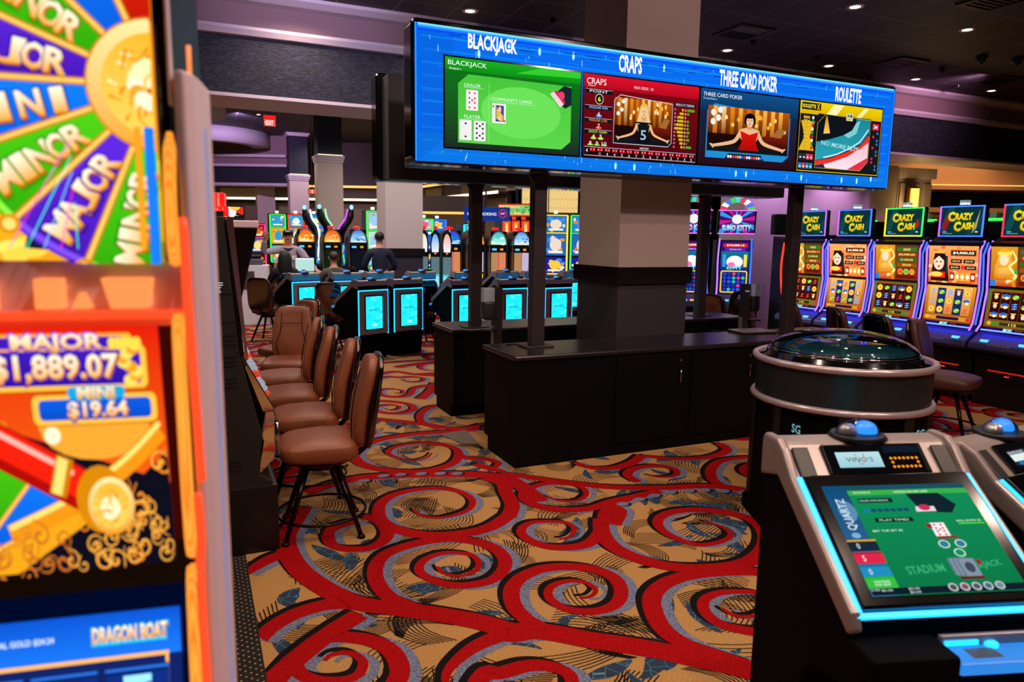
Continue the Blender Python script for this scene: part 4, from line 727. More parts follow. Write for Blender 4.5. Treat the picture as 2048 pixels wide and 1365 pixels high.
# ---------------------------------------------------------------- blue lit table game terminals
ALU = mat('terminal_silver', '968b8b', .34, .35, noise=.04); TBODY = mat('terminal_black', '070709', .7, noise=.2, spec=.05); BLED = glow('blue_led_strip', '18a8ff', 2.4); BLED2 = glow('blue_led_tray', '1c8cf0', .9)
CYANW = mat('lit_blue_plastic', '2a6f94', .45, emit='0a6a94', es=.35); AMB = glow('amber_digits', 'ff8c1a', 2.0)
TPROF = [(0, 1.10), (0, 1.17), (.015, 1.185), (.10, 1.185), (.13, 1.17), (.20, 1.09), (.56, .855), (.60, .80), (.66, .765), (.70, .74), (.685, .69), (.60, .66), (.40, .62), (.34, .56), (.33, .0), (.04, 0), (.0, .3)]
def terminal(label, loc, rz, kind, group=None):
    """player side faces local -y; the back carries an upright lit panel"""
    t = thing('game_terminal', label, 'game terminal', loc, rz, group); w2 = .285
    P = [(.0-y, z) for y, z in TPROF]
    MB().prism([(-y, z) for y, z in [(0, 1.10), (.1, 1.1), (.19, 1.04), (.55, .81), (.59, .76), (.66, .7), (.60, .66), (.40, .62), (.34, .56), (.33, .0), (.04, 0), (.0, .3)]], -w2+.012, w2-.012, TBODY).build('cabinet', t, .006)
    for s in (-1, 1):                                            # silver side rails running down the desk
        b = MB(); b.prism([(-y, z) for y, z in [(0, 1.05), (0, 1.17), (.015, 1.19), (.10, 1.19), (.14, 1.17), (.21, 1.10), (.58, .865), (.60, .82), (.57, .80), (.20, 1.03), (.12, 1.08)]], s*w2-.03*(s > 0), s*w2+.03*(s < 0), ALU); b.build('side_rail', t, .01)
    b = MB(); b.prism([(-y, z) for y, z in [(0, 1.09), (0, 1.165), (.02, 1.18), (.10, 1.175), (.205, 1.09), (.19, 1.06)]], -w2+.02, w2-.02, ALU); b.build('head', t, .008)
    dl = MB().sq((0, -.055, 1.18), (.075, .05, .055), glass_mat(), 1, 1, n=24, k=14).build('dome_light', t)
    MB().lathe([(.082, -.006), (.088, 0), (.08, .01)], BLK, (0, -.055, 1.18), 24).build('dome_base', dl); MB().sq((.03, -.05, 1.195), (.035, .03, .03), glow('dome_blue_tint', '2890ff', 1.3), 1, 1, n=16, k=8).build('added_blue_core', dl); MB().sq((-.03, -.05, 1.195), (.03, .028, .026), SILVER, 1, 1, n=16, k=8).build('added_silver_core', dl)  # glowing blue and silver cores added to give the clear dome its blue
    # screen deck leaning 33 degrees
    ang = math.atan2(.235, .36); L_ = math.hypot(.235, .36)
    F = Matrix.Translation((0, -.565, .853)) @ Matrix.Rotation(-(pi/2-ang), 4, 'X') @ Matrix(((1, 0, 0, 0), (0, 0, -1, 0), (0, 1, 0, 0), (0, 0, 0, 1)))
    b = MB(); b.xf = F; b.box(-.252, .252, -.0, L_, .004, .028, GLOSS); d = b.build('touch_screen', t, .006)
    b = MB(); b.xf = F; b.box(-.268, -.252, -.005, L_, .0, .018, BLED).box(.252, .268, -.005, L_, .0, .018, BLED).box(-.268, .268, -.018, -.004, .0, .012, BLED); b.build('led_edge', t)
    p = Pic(.43, L_-.075, '0f7a46'); w_, h_ = p.w, p.h
    if kind == 'bj':
        p.rect(0, 0, w_, h_, '12905a', '0c7846'); p.rect(0, h_*.95, w_, h_*.05, '1c5060'); p.rect(0, h_*.9, w_, h_*.05, '3cb048'); p.text('BLACKJACK', w_*.26, h_*.925, w_*.12, h_*.025, 'e8ffe8'); p.text('WAITING FOR NEW GAME', w_*.6, h_*.925, w_*.24, h_*.022, 'e8ffe8')
        p.rect(0, 0, w_*.16, h_, '0e4c78', '3a6c98'); p.ell(w_*.1, h_*.75, w_*.06, h_*.1, '5c8cb4'); p.text('QUARTZ', w_*.085, h_*.72, h_*.3, w_*.07, 'd8e8f4', rot=pi/2, bold=.01); p.ell(w_*.08, h_*.52, w_*.03, h_*.025, '7ab4d8')
        for y, c1, c2, s in ((.38, 'e8a818', '1a2838', '0'), (.27, 'c01838', 'e02848', '5'), (.155, '1878a8', '2090c0', '0'), (.06, '28b030', '38c040', '')): p.rect(0, h_*y, w_*.19, h_*.1, c2); p.rect(0, h_*(y+.085), w_*.19, h_*.015, c1); p.text(s, w_*.06, h_*(y+.045), w_*.02, h_*.05, 'e8f0f4') if s else None
        p.text('WAITING', w_*.1, h_*.115, w_*.1, h_*.02, 'f0fff0'); p.text('FOR NEW', w_*.1, h_*.09, w_*.1, h_*.02, 'f0fff0')
        p.rrect(w_*.2, h_*.82, w_*.24, h_*.045, .004, '0c2c24'); p.text('DEALER WINS RESULTS', w_*.31, h_*.842, w_*.2, h_*.018, 'd0f0e0')
        for k in range(7): p.ell(w_*(.23+.045*k), h_*.745, w_*.02, h_*.018, '12506c' if k else '1c78c8')
        p.rrect(w_*.25, h_*.63, w_*.26, h_*.04, .004, '0c2c24'); p.text('PLAY TIMES', w_*.38, h_*.65, w_*.2, h_*.02, 'c8f0d8'); p.text('BET THE SET $5', w_*.3, h_*.55, w_*.2, h_*.02, 'e8fff0')
        p.poly([(w_*.55, h_*.9), (w_*.78, h_*.9), (w_*.86, h_*.78), (w_*.8, h_*.7), (w_*.6, h_*.72)], '10242c'); p.poly([(w_*.56, h_*.72), (w_*.7, h_*.72), (w_*.7, h_*.77), (w_*.57, h_*.77)], 'e8d8e0'); p.ell(w_*.63, h_*.76, w_*.04, h_*.03, 'c83058')
        p.text('SKILL ENTRY $1', w_*.88, h_*.62, w_*.17, h_*.02, 'e8fff0'); p.rect(w_*.8, h_*.59, w_*.18, h_*.012, '60d838')
        card(p, w_*.6, h_*.48, w_*.1, h_*.13, 'D', 8); p.rect(w_*.57, h_*.56, w_*.035, h_*.04, 'a01c30'); p.rect(w_*.6, h_*.46, w_*.14, h_*.022, '8c3030')
        for x, y in ((.62, .41), (.73, .41), (.69, .33)): p.ell(w_*x, h_*y, w_*.038, h_*.038, 'bfe0d0'); p.ell(w_*x, h_*y, w_*.028, h_*.028, '2a7c9c' if y > .4 else '12905a')
        p.text('STADIUM', w_*.41, h_*.2, w_*.25, h_*.07, '3cae78', rot=.05, bold=.02); p.text('BLACKJACK', w_*.78, h_*.21, w_*.28, h_*.07, '3cae78', rot=.1, bold=.02)
        for k in range(6): p.rrect(w_*(.58+.014*k), h_*(.135-.002*k), w_*.1, h_*.15, .004, ('6a7c8c', '8494a4')[k % 2])
        p.ell(w_*.7, h_*.2, w_*.03, h_*.045, '3c4c5c'); p.rect(w_*.6, h_*.1, w_*.16, h_*.022, '6c1c24'); p.rect(w_*.76, h_*.22, w_*.03, h_*.04, 'a01c30')
        p.rect(0, 0, w_, h_*.055, '101e2c')
        for k in range(5): p.ell(w_*(.52+.075*k), h_*.04, w_*.032, h_*.035, 'b8bcc0'); p.ell(w_*(.52+.075*k), h_*.04, w_*.02, h_*.022, ('4c5058', '8c4c58', '50545c', '3c6c84', '6c8c98')[k])
        for x, y in ((.1, .035), (.27, .04), (.27, .012), (.02, .04)): p.text('$0.00', w_*x, h_*y, w_*.07, h_*.022, 'd8dce4')
    else:
        p.rect(0, 0, w_, h_, '14687c', '0c4c64'); p.rect(0, h_*.93, w_, h_*.07, '1a4c5c'); p.rect(w_*.16, h_*.2, w_*.84, h_*.7, '1a7a90'); p.text('QUARTZ', w_*.085, h_*.62, h_*.34, w_*.08, '8cc8d8', rot=pi/2)
        for k in range(6): p.rrect(w_*.22, h_*(.8-.09*k), w_*.7, h_*.06, .005, ('0e4a5c', '115a70')[k % 2]); p.text('0 00 0', w_*.4, h_*(.83-.09*k), w_*.2, h_*.02, 'a8dce8')
    p.build('game_picture', d, F @ Matrix.Translation((-.215, .03, .0285)))
    # small service screen, amber digits and side speakers on the sloping head
    a2 = math.atan2(.085, .10); F2 = Matrix.Translation((0, -.205, 1.093)) @ Matrix.Rotation(-(pi/2-a2), 4, 'X') @ Matrix(((1, 0, 0, 0), (0, 0, -1, 0), (0, 1, 0, 0), (0, 0, 0, 1)))
    b = MB(); b.xf = F2; b.box(-.155, .165, .01, .118, -.004, .006, GLOSS); hp = b.build('player_tracker', t, .004)
    p = Pic(.30, .1, '0c0a0c'); 
    if kind == 'bj': p.rect(.03, .02, .14, .055, 'bfe4ea', '9cd0dc'); p.text("VINO'S", .1, .048, .085, .016, '1c3038'); p.stroke([(.09, .07), (.095, .035), (.105, .03), (.115, .045), (.118, .07)], .0025, 'c86c74')
    else: p.rect(.03, .02, .14, .055, '20303a'); p.rect(.035, .035, .13, .025, 'e4f2ee'); p.rect(.05, .02, .05, .014, '1c78b8'); p.rect(.1, .02, .03, .018, 'e8901c'); p.text('BEARDIGAN', .075, .067, .08, .01, 'e8f4f0')
    for k in range(7):
        for y in (.05, .02): p.ell(.2+.0135*k, y, .0048, .0048, 'ff9a28', n=10)
    for x in (.2, .281): p.ell(x, .035, .0048, .0048, 'ff9a28', n=10)
    p.rect(.185, .07, .11, .024, '101c2c'); p.build('tracker_display', hp, F2 @ Matrix.Translation((-.15, .012, .0062)))
    for s in (-1, 1): b = MB(); b.xf = F2; b.box(s*.222-.026, s*.222+.026, .0, .11, -.004, .006, BLK); b.build('speaker', t, .006)
    # lit tray with bill slot, button and a printed notice
    b = MB(); b.box(-.05, .262, -.685, -.58, .74, .772, BLED2).box(-.05, .262, -.60, -.582, .77, .80, ALU); tr = b.build('lit_tray', t, .006)
    MB().box(-.04, .05, -.606, -.598, .775, .788, BLED).lathe([(.017, 0), (.017, .008), (.01, .012)], BLED, (.085, -.605, .772), 16).build('bill_slot', tr); MB().box(.0, .08, -.66, -.615, .772, .7725, GRYB).build('notice', tr)
    MB().box(-w2-.0, -.06, -.70, -.575, .73, .80, TBODY).build('arm_rest', t, .012)
    # the back: silver frame round an upright aqua screen
    b = MB(); b.prism(rounded(-.26, .26, .38, 1.02, .03), .0, .02, ALU, 'y'); f = b.build('back_frame', t, .008)
    b = MB()
    for x0, x1, z0, z1 in ((-.27, -.257, .37, 1.03), (.257, .27, .37, 1.03), (-.27, .27, 1.02, 1.035)): b.box(x0, x1, .0, .016, z0, z1, BLED)
    b.build('led_edge', t) if pi-.2 < abs(rz) else None
    MB().box(-.17, .17, .018, .026, .44, .96, GLOSS).build('back_bezel', f, .004)
    p = Pic(.30, .48, '1ee0ee'); rr = random.Random(3)
    for k in range(26): x, y = rr.uniform(0, .3), rr.uniform(0, .48); p.poly([(x, y), (x+rr.uniform(.02, .12), y+rr.uniform(-.03, .05)), (x+rr.uniform(.0, .1), y+rr.uniform(.03, .1)), (x-rr.uniform(0, .04), y+rr.uniform(.02, .06))], rr.choice(('30e8f2', '14d0e4', '4af0f4', '1cd8e8')))
    p.text('QUARTZ', .165, .28, .16, .04, '074a66', bold=.008); p.ell(.07, .28, .013, .016, '1c5cb8'); p.ell(.066, .284, .006, .008, '7ab0e8'); p.text('SG', .13, .06, .04, .03, 'f4ffff', bold=.02); p.rect(.16, .046, .03, .03, 'f4ffff'); p.text('POWERED', .165, .252, .09, .008, '2aa4bc')
    p.build('back_screen', f, back(.15, .0265, .46), SCRB)
    MB().box(-.26, .26, -.002, .006, 1.05, 1.14, CYANW).build('back_glow_panel', t, .004)
    return t
t0 = terminal('large blue lit blackjack terminal in front of the roulette dome, green table on its screen', (1.945, 1.60, 0), radians(-18), 'bj'); t0.scale = (1.04, .93, 1.025)
t1 = terminal('second large terminal past the blackjack one, teal picture on its screen', (2.52, 1.52, 0), radians(2), 'other')
t2 = terminal('blue lit terminal standing alone beyond the tan chairs, aqua screen behind', (1.74, 12.35, 0), pi+radians(24), 'other')
GT = 'terminals with aqua screens behind the rear counter'; GB = 'far row of terminals showing only their tops'
def tcopy(x, y, a, lb, g): return dup(t2, (x, y, 0), pi+radians(a), lb, g)
for (x, y, a, lb) in ((2.40, 10.28, 24, 'aqua screened terminal with a pinkish edge, first beside the tan chairs'), (3.0, 10.52, 20, 'aqua screened terminal, second of the front row, fully clear of the counter'), (3.82, 10.15, 13, 'aqua screened terminal half hidden by the rear sign post'), (4.58, 10.1, 10, 'aqua screened terminal between the two sign posts'), (5.36, 10.05, 8, 'aqua screened terminal between the front sign post and the pier')): tt = tcopy(x, y, a, lb, GT); [bpy.data.objects.remove(c) for c in list(tt.children) if c.name.startswith('back_glow')]
for i, (x, y) in enumerate(((2.47, 12.45), (3.09, 12.6), (3.86, 12.55), (4.68, 12.4), (5.5, 12.4), (6.1, 12.38), (6.95, 12.38))):
    tcopy(x, y, 14, ('top of a far terminal, just past the lone terminal', 'top of a far terminal in front of the man in the dark blue shirt', 'top of a far terminal below the wide cream column', 'top of a far terminal behind the third aqua screen', 'top of a far terminal between the sign posts, in front of a maroon chair', 'top of a far terminal beside the front sign post', 'top of a far terminal tucked against the pier')[i], GB)
for (x, y, a, k, lb) in ((1.16, 12.75, 150, 'brown', 'brown chair beside the lone terminal, tan seat showing'), (1.95, 11.5, 172, 'maroon', 'dark maroon chair between the lone terminal and the front row'), (3.5, 11.6, 185, 'brown', 'brown chair top between two aqua terminals'), (4.25, 11.6, 175, 'brown', 'brown chair top behind the rear sign post'), (5.0, 11.55, 180, 'brown', 'brown chair top between the posts behind the front row')):
    dup(cb if k == 'brown' else cm, (x, y, 0), radians(a), lb, G3)
# ---------------------------------------------------------------- roulette drum
t = thing('roulette_wheel', 'round roulette drum under a clear dome on a black pedestal', 'roulette wheel', (3.80, 3.22, 0))
def mesh_mat():
    m = bpy.data.materials.new('perforated_black'); m.use_nodes = True; nt = m.node_tree; b = nt.nodes['Principled BSDF']; b.inputs['Roughness'].default_value = .3; b.inputs['Specular IOR Level'].default_value = .35
    tc = nt.nodes.new('ShaderNodeTexCoord'); mp = nt.nodes.new('ShaderNodeMapping'); mp.inputs['Scale'].default_value = (78, 78, 1); mp.inputs['Rotation'].default_value = (0, 0, .785)
    v = nt.nodes.new('ShaderNodeTexVoronoi'); v.voronoi_dimensions = '2D'; v.inputs['Randomness'].default_value = 0
    sp = nt.nodes.new('ShaderNodeSeparateXYZ'); at = nt.nodes.new('ShaderNodeMath'); at.operation = 'ARCTAN2'; cm_ = nt.nodes.new('ShaderNodeCombineXYZ'); ml = nt.nodes.new('ShaderNodeMath'); ml.operation = 'MULTIPLY'; ml.inputs[1].default_value = .52
    r = nt.nodes.new('ShaderNodeValToRGB'); r.color_ramp.elements[0].position = .22; r.color_ramp.elements[1].position = .3; r.color_ramp.elements[0].color = (.055, .07, .078, 1); r.color_ramp.elements[1].color = (.004, .004, .005, 1)
    for a, bb in ((tc.outputs['Object'], sp.inputs[0]), (sp.outputs[1], at.inputs[0]), (sp.outputs[0], at.inputs[1]), (at.outputs[0], ml.inputs[0]), (ml.outputs[0], cm_.inputs[0]), (sp.outputs[2], cm_.inputs[1]), (cm_.outputs[0], mp.inputs[0]), (mp.outputs[0], v.inputs['Vector']), (v.outputs['Distance'], r.inputs[0]), (r.outputs[0], b.inputs['Base Color'])): nt.links.new(a, bb)
    return m
MB().lathe([(.52, .84), (.52, 1.075)], mesh_mat(), n=64, cap=False).build('perforated_band', t)
RIM = mat('rim_satin', 'b8a8b0', .25, .45)
def torus(z, R, r): return MB().tube([(R*cos(2*pi*k/72), R*sin(2*pi*k/72), z) for k in range(72)], r, RIM, 10, True)
torus(1.085, .528, .022).build('upper_rim', t); torus(.835, .528, .022).build('lower_rim', t)
MB().lathe([(.01, 1.07), (.53, 1.07), (.53, 1.09), (.47, 1.105), (.46, 1.13), (.435, 1.135), (.43, 1.11), (.01, 1.1)], GLOSS, n=72).build('top_ring', t)
b = MB()
oct_ = [(.56*cos(pi/8+pi/4*k), .56*sin(pi/8+pi/4*k)) for k in range(8)]
b.xf = Matrix.Rotation(radians(-24), 4, 'Z'); b.prism([(x*.93, y*.93) for x, y in oct_], .06, .83, TBODY, 'z'); b.prism(oct_, 0, .1, TBODY, 'z')
for k in range(8): a = pi/8+pi/4*k; b.box(.5*cos(a)-.03, .5*cos(a)+.03, .5*sin(a)-.03, .5*sin(a)+.03, .1, .82, BLK)
pd = b.build('pedestal', t, .01)
for a in (-112, -67, -157):
    p = Pic(.08, .07, '0c0c0e'); p.text('SG', .04, .035, .07, .055, '6aa0a8', bold=.02); p.build('maker_mark', pd, Matrix.Rotation(radians(-24), 4, 'Z') @ Matrix.Rotation(radians(a+112-22.5+0), 4, 'Z') @ front(.10, -.4885, .66))
wd = MB(); wd.lathe([(.02, 1.112), (.20, 1.118), (.30, 1.125), (.42, 1.15)], mat('wheel_teal', '1c5560', .12, coat=1), n=64)
for k in range(38):
    a0, a1 = 2*pi*k/38, 2*pi*(k+1)/38; c_ = mat('pocket_red', 'a01820', .3) if k % 2 else BLK
    wd.add([(.31*cos(a0), .31*sin(a0), 1.128), (.37*cos(a0), .37*sin(a0), 1.141), (.37*cos(a1), .37*sin(a1), 1.141), (.31*cos(a1), .31*sin(a1), 1.128)], [(0, 1, 2, 3)], c_)
wd.build('wheel_bowl', t)
MB().lathe([(.05, 1.115), (.04, 1.13), (.014, 1.14), (.022, 1.165), (.026, 1.19), (.012, 1.21), (.016, 1.225), (.004, 1.235)], CHROME, n=24).build('turret', t)
MB().lathe([(.44*sin(pi/2*k/14)+.002, 1.13+.14*cos(pi/2*k/14)) for k in range(15)], glass_mat(), n=64, cap=False).build('clear_dome', t)
b = MB()
for k in range(3): b.tube([(.437*cos(2*pi*j/64), .437*sin(2*pi*j/64), 1.12+.012*k) for j in range(64)], .005, CHROME, 6, True)
b.build('dome_seal', t)
# ---------------------------------------------------------------- the big game cabinet close to the camera
LAV = mat('lavender_metal', 'e4cde2', .45, 0, noise=.05)
def tube_mat():
    m = bpy.data.materials.new('orange_light_tube'); m.use_nodes = True; nt = m.node_tree; nt.nodes.clear(); o = nt.nodes.new('ShaderNodeOutputMaterial'); e = nt.nodes.new('ShaderNodeEmission'); tc = nt.nodes.new('ShaderNodeTexCoord'); v = nt.nodes.new('ShaderNodeTexVoronoi'); v.inputs['Scale'].default_value = 240; v.inputs['Randomness'].default_value = 0
    r = nt.nodes.new('ShaderNodeValToRGB'); r.color_ramp.elements[0].color = (*H('ffc04a'), 1); r.color_ramp.elements[1].color = (*H('ff6a10'), 1); r.color_ramp.elements[0].position = .2; r.color_ramp.elements[1].position = .7
    for a, b in ((tc.outputs['Object'], v.inputs['Vector']), (v.outputs['Distance'], r.inputs[0]), (r.outputs[0], e.inputs[0]), (e.outputs[0], o.inputs[0])): nt.links.new(a, b)
    e.inputs[1].default_value = 1.15; return m
OTUBE = tube_mat(); NEON = glow('red_orange_neon', 'ff4a22', 1.25); NEONB = glow('orange_neon_core', 'ff8a4a', 1.3); BLUEL = glow('azure_led_line', '1e9cf0', .7)
G1 = thing('video_slot_machine', 'large slot machine with a golden wheel screen above a MAJOR jackpot panel', 'slot machine', (-.039, 1.074, 0), radians(-10.25))
MB().box(-.74, .005, .06, .36, 0, 2.6, BLK).build('cabinet', G1, .01)
MB().box(-.72, .016, .03, .06, .9, 2.6, GLOSS).build('bezel', G1)
def gold(p, t, x, y, w_, h_, rot=0, edge='1a50c8', shear=0): p.text(t, x+h_*.03, y-h_*.05, w_*1.03, h_*1.06, 'b85a08', rot=rot, bold=.05, shear=shear, out=edge, ow=.12); p.text(t, x, y, w_, h_, 'fff6d8', 'f0a020', rot=rot, bold=.03, shear=shear)
def wheel(p, cx, cy, R, r0, segs, a0):
    """lit prize wheel: coloured sectors with gold spokes, raised words along each spoke"""
    n = len(segs); cols = {'g': ('4cc814', '2c9c0a'), 'v': ('5a28d8', '4414a8'), 'b': ('1078f0', '0a58d0'), 'r': ('e8300c', 'b81408')}
    d = 180/n*1.0
    for k, (c, s) in enumerate(segs):
        A = a0+k*22.5; 
        P = [(cx+rr*cos(radians(a)), cy+rr*sin(radians(a))) for rr, a in [(r0, A), (R, A)]+[(R, A+q*4.5) for q in range(1, 6)]+[(r0, A+22.5)]]
        p.poly(P, cols[c][0], cols[c][1]); e = {'g': '8cf040', 'v': '7c4cf0', 'b': '40a4ff', 'r': 'ff6c30'}[c]
        p.stroke([(cx+R*.97*cos(radians(A+q*2.25+1.2)), cy+R*.97*sin(radians(A+q*2.25+1.2))) for q in range(0, 10)], R*.03, e)
        am = radians(A+11.25); L_ = len(s)
        for j, ch in enumerate(s):
            rr = R*.86-(R*.86-r0*1.45)*(j/max(1, L_-1)) if L_ > 1 else R*.7
            sz = R*.135*(.75+.35*rr/R)
            gold(p, ch, cx+rr*cos(am), cy+rr*sin(am), sz*(.5 if ch == 'I' else .85), sz, rot=am+pi, edge='2a8a0a' if c == 'g' else '2a0c90' if c == 'v' else '0a48a8')
    for k in range(n+1):
        a = radians(a0+k*22.5); p.stroke([(cx+r0*.9*cos(a), cy+r0*.9*sin(a)), (cx+R*cos(a), cy+R*sin(a))], R*.038, 'b86a08'); p.stroke([(cx+r0*.9*cos(a), cy+r0*.9*sin(a)), (cx+R*cos(a), cy+R*sin(a))], R*.02, 'ffc860')
        p.ell(cx+R*1.0*cos(a), cy+R*1.0*sin(a), R*.05, R*.05, 'd88a10'); p.ell(cx+R*1.0*cos(a), cy+R*1.0*sin(a), R*.03, R*.03, 'ffd870')
def medal(p, x, y, r):
    p.ell(x, y, r*1.03, r*1.03, 'c87808', n=48); p.ell(x, y, r, r, 'ffe09a', 'e89a1c', n=48); p.ell(x, y, r*.8, r*.8, 'f4b030', 'ffcc58', n=40); rr = random.Random(4)
    for k in range(70): a = rr.uniform(0, 6.3); q = r*rr.uniform(.3, .76); b = a+rr.uniform(-.5, .5); p.stroke([(x+q*cos(a), y+q*sin(a)), (x+q*.8*cos(b), y+q*.8*sin(b))], r*.05, rr.choice(('d8860c', 'ffe8a8', 'e09a20', 'c8740a')), r*.02)
    for k in range(16): a = k*.4; p.ell(x+r*.3*cos(a), y+r*.3*sin(a), r*.12, r*.12, rr.choice(('ffe8b0', 'e8a028', 'fff2cc')))
    p.ell(x, y, r*.14, r*.14, 'ffecb8'); p.ell(x-r*.06, y-r*.1, r*.08, r*.05, 'b8640a')
def scroll(p, x, y, r, hand, c='ffb03c', a0=0):
    L_ = [(x+r*(1-t)*cos(a0+hand*7.5*t), y+r*(1-t)*sin(a0+hand*7.5*t)) for t in [q/18 for q in range(17)]]
    tail = [(x+r*1.0*cos(a0)+r*.9*t*cos(a0+1.2*hand+pi), y+r*sin(a0)+r*1.1*t*sin(a0-1.5*hand)) for t in (1, .7, .4, .15)]
    p.stroke(tail+L_, r*.12, 'b85c10', r*.34); p.stroke([(a-r*.03, b+r*.04) for a, b in tail+L_], r*.08, c, r*.2)
# top screen: half of the prize wheel round a gold medallion
WT, HT = .6, .60; K = .00068
p = Pic(WT, HT, 'e89010'); p.rect(0, 0, WT, .14, 'ffcc30', 'f09a10'); rr = random.Random(9)
for k in range(60): p.ell(rr.uniform(0, WT), rr.uniform(0, .14), rr.uniform(.005, .03), rr.uniform(.004, .012), rr.choice(('ffe060', 'f8b020', 'e88a10', 'ffd048')))
cx, cy = WT+.006, .235
p.poly([(WT-.17, .02), (WT, .004), (WT, .03), (WT-.16, .055)], '10182c')
wheel(p, cx, cy, .262, .085, [('b', ''), ('r', ''), ('b', ''), ('g', 'MINOR'), ('v', 'MAJOR'), ('b', 'MINI'), ('g', 'MINOR'), ('v', 'MAJOR'), ('g', 'MINOR'), ('b', '')], 67)
medal(p, cx+.0, cy, .084)
p.rect(WT-.012, 0, .012, .18, '1878f0'); p.stroke([(WT-.02, .02), (WT-.02, .18)], .008, 'e89a20')
for k in range(5): p.stroke([(.42+.02*k, .02), (.5, .16-.02*k)], .0012, ('ff30d0', '30ffd0', '8ad0ff')[k % 3])
p.build('wheel_screen', G1, front(-WT, .028, 1.787), SCRB)
# middle screen: jackpots, a lacquered drumstick and gold scrollwork
WM, HM = .6, .345
p = Pic(.9, HM, 'e8300c'); p.dx = .3; p.rect(-.3, 0, .9, HM, 'd81c08', 'f07018'); p.poly([(-.3, 0), (WM, 0), (WM, .12), (.34, .2), (-.3, .2)], '0c0c1c')
p.ell(.3, .0, .2, .17, 'e8a018'); p.ell(.47, .21, .1, .05, 'f0a030')
wheel(p, .22, .02, .21, .06, [('b', ''), ('g', ''), ('v', 'M'), ('g', 'M'), ('b', ''), ('v', '')], 20)
p.stroke(lathe_pts([(.3, .06, 0), (.42, .10, 0), (.52, .15, 0), (.59, .2, 0)], 5), .03, 'e89014'); p.stroke(lathe_pts([(.3, .07, 0), (.42, .11, 0), (.52, .16, 0), (.59, .21, 0)], 5), .008, 'ffdc70')
p.poly([(.3, 0), (WM, 0), (WM, .17), (.5, .1)], '0c0c1a')
for k in range(60):
    X, Y = rr.uniform(.36, .59), rr.uniform(.008, .16)
    if Y < .01+(X-.3)*.55: scroll(p, X, Y, rr.uniform(.010, .02), rr.choice((1, -1)), rr.choice(('ffc050', 'ffa030', 'ffb848')), rr.uniform(0, 6.3))
for k in range(24): X, Y = rr.uniform(.2, .4), rr.uniform(.0, .07); scroll(p, X, Y, rr.uniform(.010, .02), rr.choice((1, -1)), rr.choice(('d8842c', 'c86a24')), rr.uniform(0, 6.3))
p.stroke([(.22, .235), (.46, .115)], .062, 'a80c06'); p.stroke([(.22, .242), (.46, .122)], .044, 'e8200c'); p.stroke([(.23, .248), (.43, .148)], .008, 'ffb0a0')
p.stroke([(.418, .172), (.398, .118)], .03, 'c87808'); p.stroke([(.414, .17), (.396, .12)], .018, 'ffd870'); p.ell(.475, .108, .045, .05, 'd08208'); medal(p, .492, .098, .042); p.ell(.405, .205, .014, .012, 'fff0c8')
def plaque(x0, y0, x1, y1, c1, c2):
    p.rrect(x0-.012, y0-.008, x1-x0+.024, y1-y0+.016, .012, 'a85c06'); p.rrect(x0-.010, y0-.006, x1-x0+.02, y1-y0+.012, .010, 'ffc040'); p.rrect(x0, y0, x1-x0, y1-y0, .008, c1, c2)
plaque(.2, .272, .572, .318, '3c18b0', '2c109c'); p.rrect(.3, .318, .26, .022, .008, 'ffb030'); p.rrect(.31, .321, .235, .015, .007, '3c18b0')
for k in range(9): p.ell(.552+.012*sin(k), .277+.006*k, .012, .008, ('ffd860', 'e89a1c')[k % 2])
for k in range(5): p.ell(.525+.011*k, .327, .007, .008, 'ffd24a')
gold(p, 'MAJOR', .432, .3275, .155, .026, edge='5a30d8'); gold(p, '$1,889.07', .425, .295, .215, .038, edge='2c109c')
plaque(.388, .226, .585, .254, '0c58d8', '0848b8'); p.rrect(.44, .254, .1, .016, .006, '18a0d8'); gold(p, 'MINI', .489, .262, .064, .016, edge='10b8c8'); gold(p, '$19.64', .49, .239, .105, .025, edge='0a48b0')
p.build('jackpot_screen', G1, front(-WM, -.008, 1.365, radians(-5)) @ Matrix.Diagonal((.6667, 1, 1, 1)), SCRB)
# lower screen: reels
p = Pic(.9, .33, '0c3ca0'); p.dx = .3; p.rect(-.3, .25, .9, .08, '0c50c8', '1c78f0'); p.text('TOTAL GOLD $24.24', .29, .298, .13, .010, 'd8ecff', bold=.02); gold(p, 'DRAGON BOAT', .5, .298, .145, .024, edge='20b8e8'); p.rect(.43, .283, .14, .004, '28c8f0')
p.rect(-.3, 0, .9, .262, '102060'); p.rect(-.3, .26, .875, .006, 'ffb860'); p.rect(.568, 0, .006, .264, 'ffb860')
for k in range(-2, 4):
    X = .03+.14*k; p.rect(X, .0, .125, .25, '0c2468', '08164c'); p.rect(X, .244, .125, .004, '2a70d8')
    for j in range(6): p.rect(X+.004, .02+.04*j, .12, .018, '0e2c7c')
for k in range(9): a = pi*k/8; p.poly([(.38, .14), (.38+.055*cos(a)-.012, .14+.06*sin(a)), (.38+.065*cos(a), .14+.08*sin(a)), (.38+.055*cos(a)+.012, .14+.06*sin(a))], 'ffd870', 'e88810')
p.rect(.5, .13, .03, .1, '7cd0f0', '1c80d8'); p.rect(.485, .225, .055, .012, '9ce4ff'); p.rect(.5, .05, .028, .1, '58b8f0'); p.ell(.478, .2, .018, .022, 'f08a20'); p.ell(.478, .2, .014, .018, '1c50c0'); p.rect(.475, .19, .006, .02, 'fff0d0'); p.rect(.469, .199, .018, .005, 'fff0d0')
p.build('reel_screen', G1, front(-.6, -.03, .965, radians(4)) @ Matrix.Diagonal((.6667, 1, 1, 1)), SCRB)
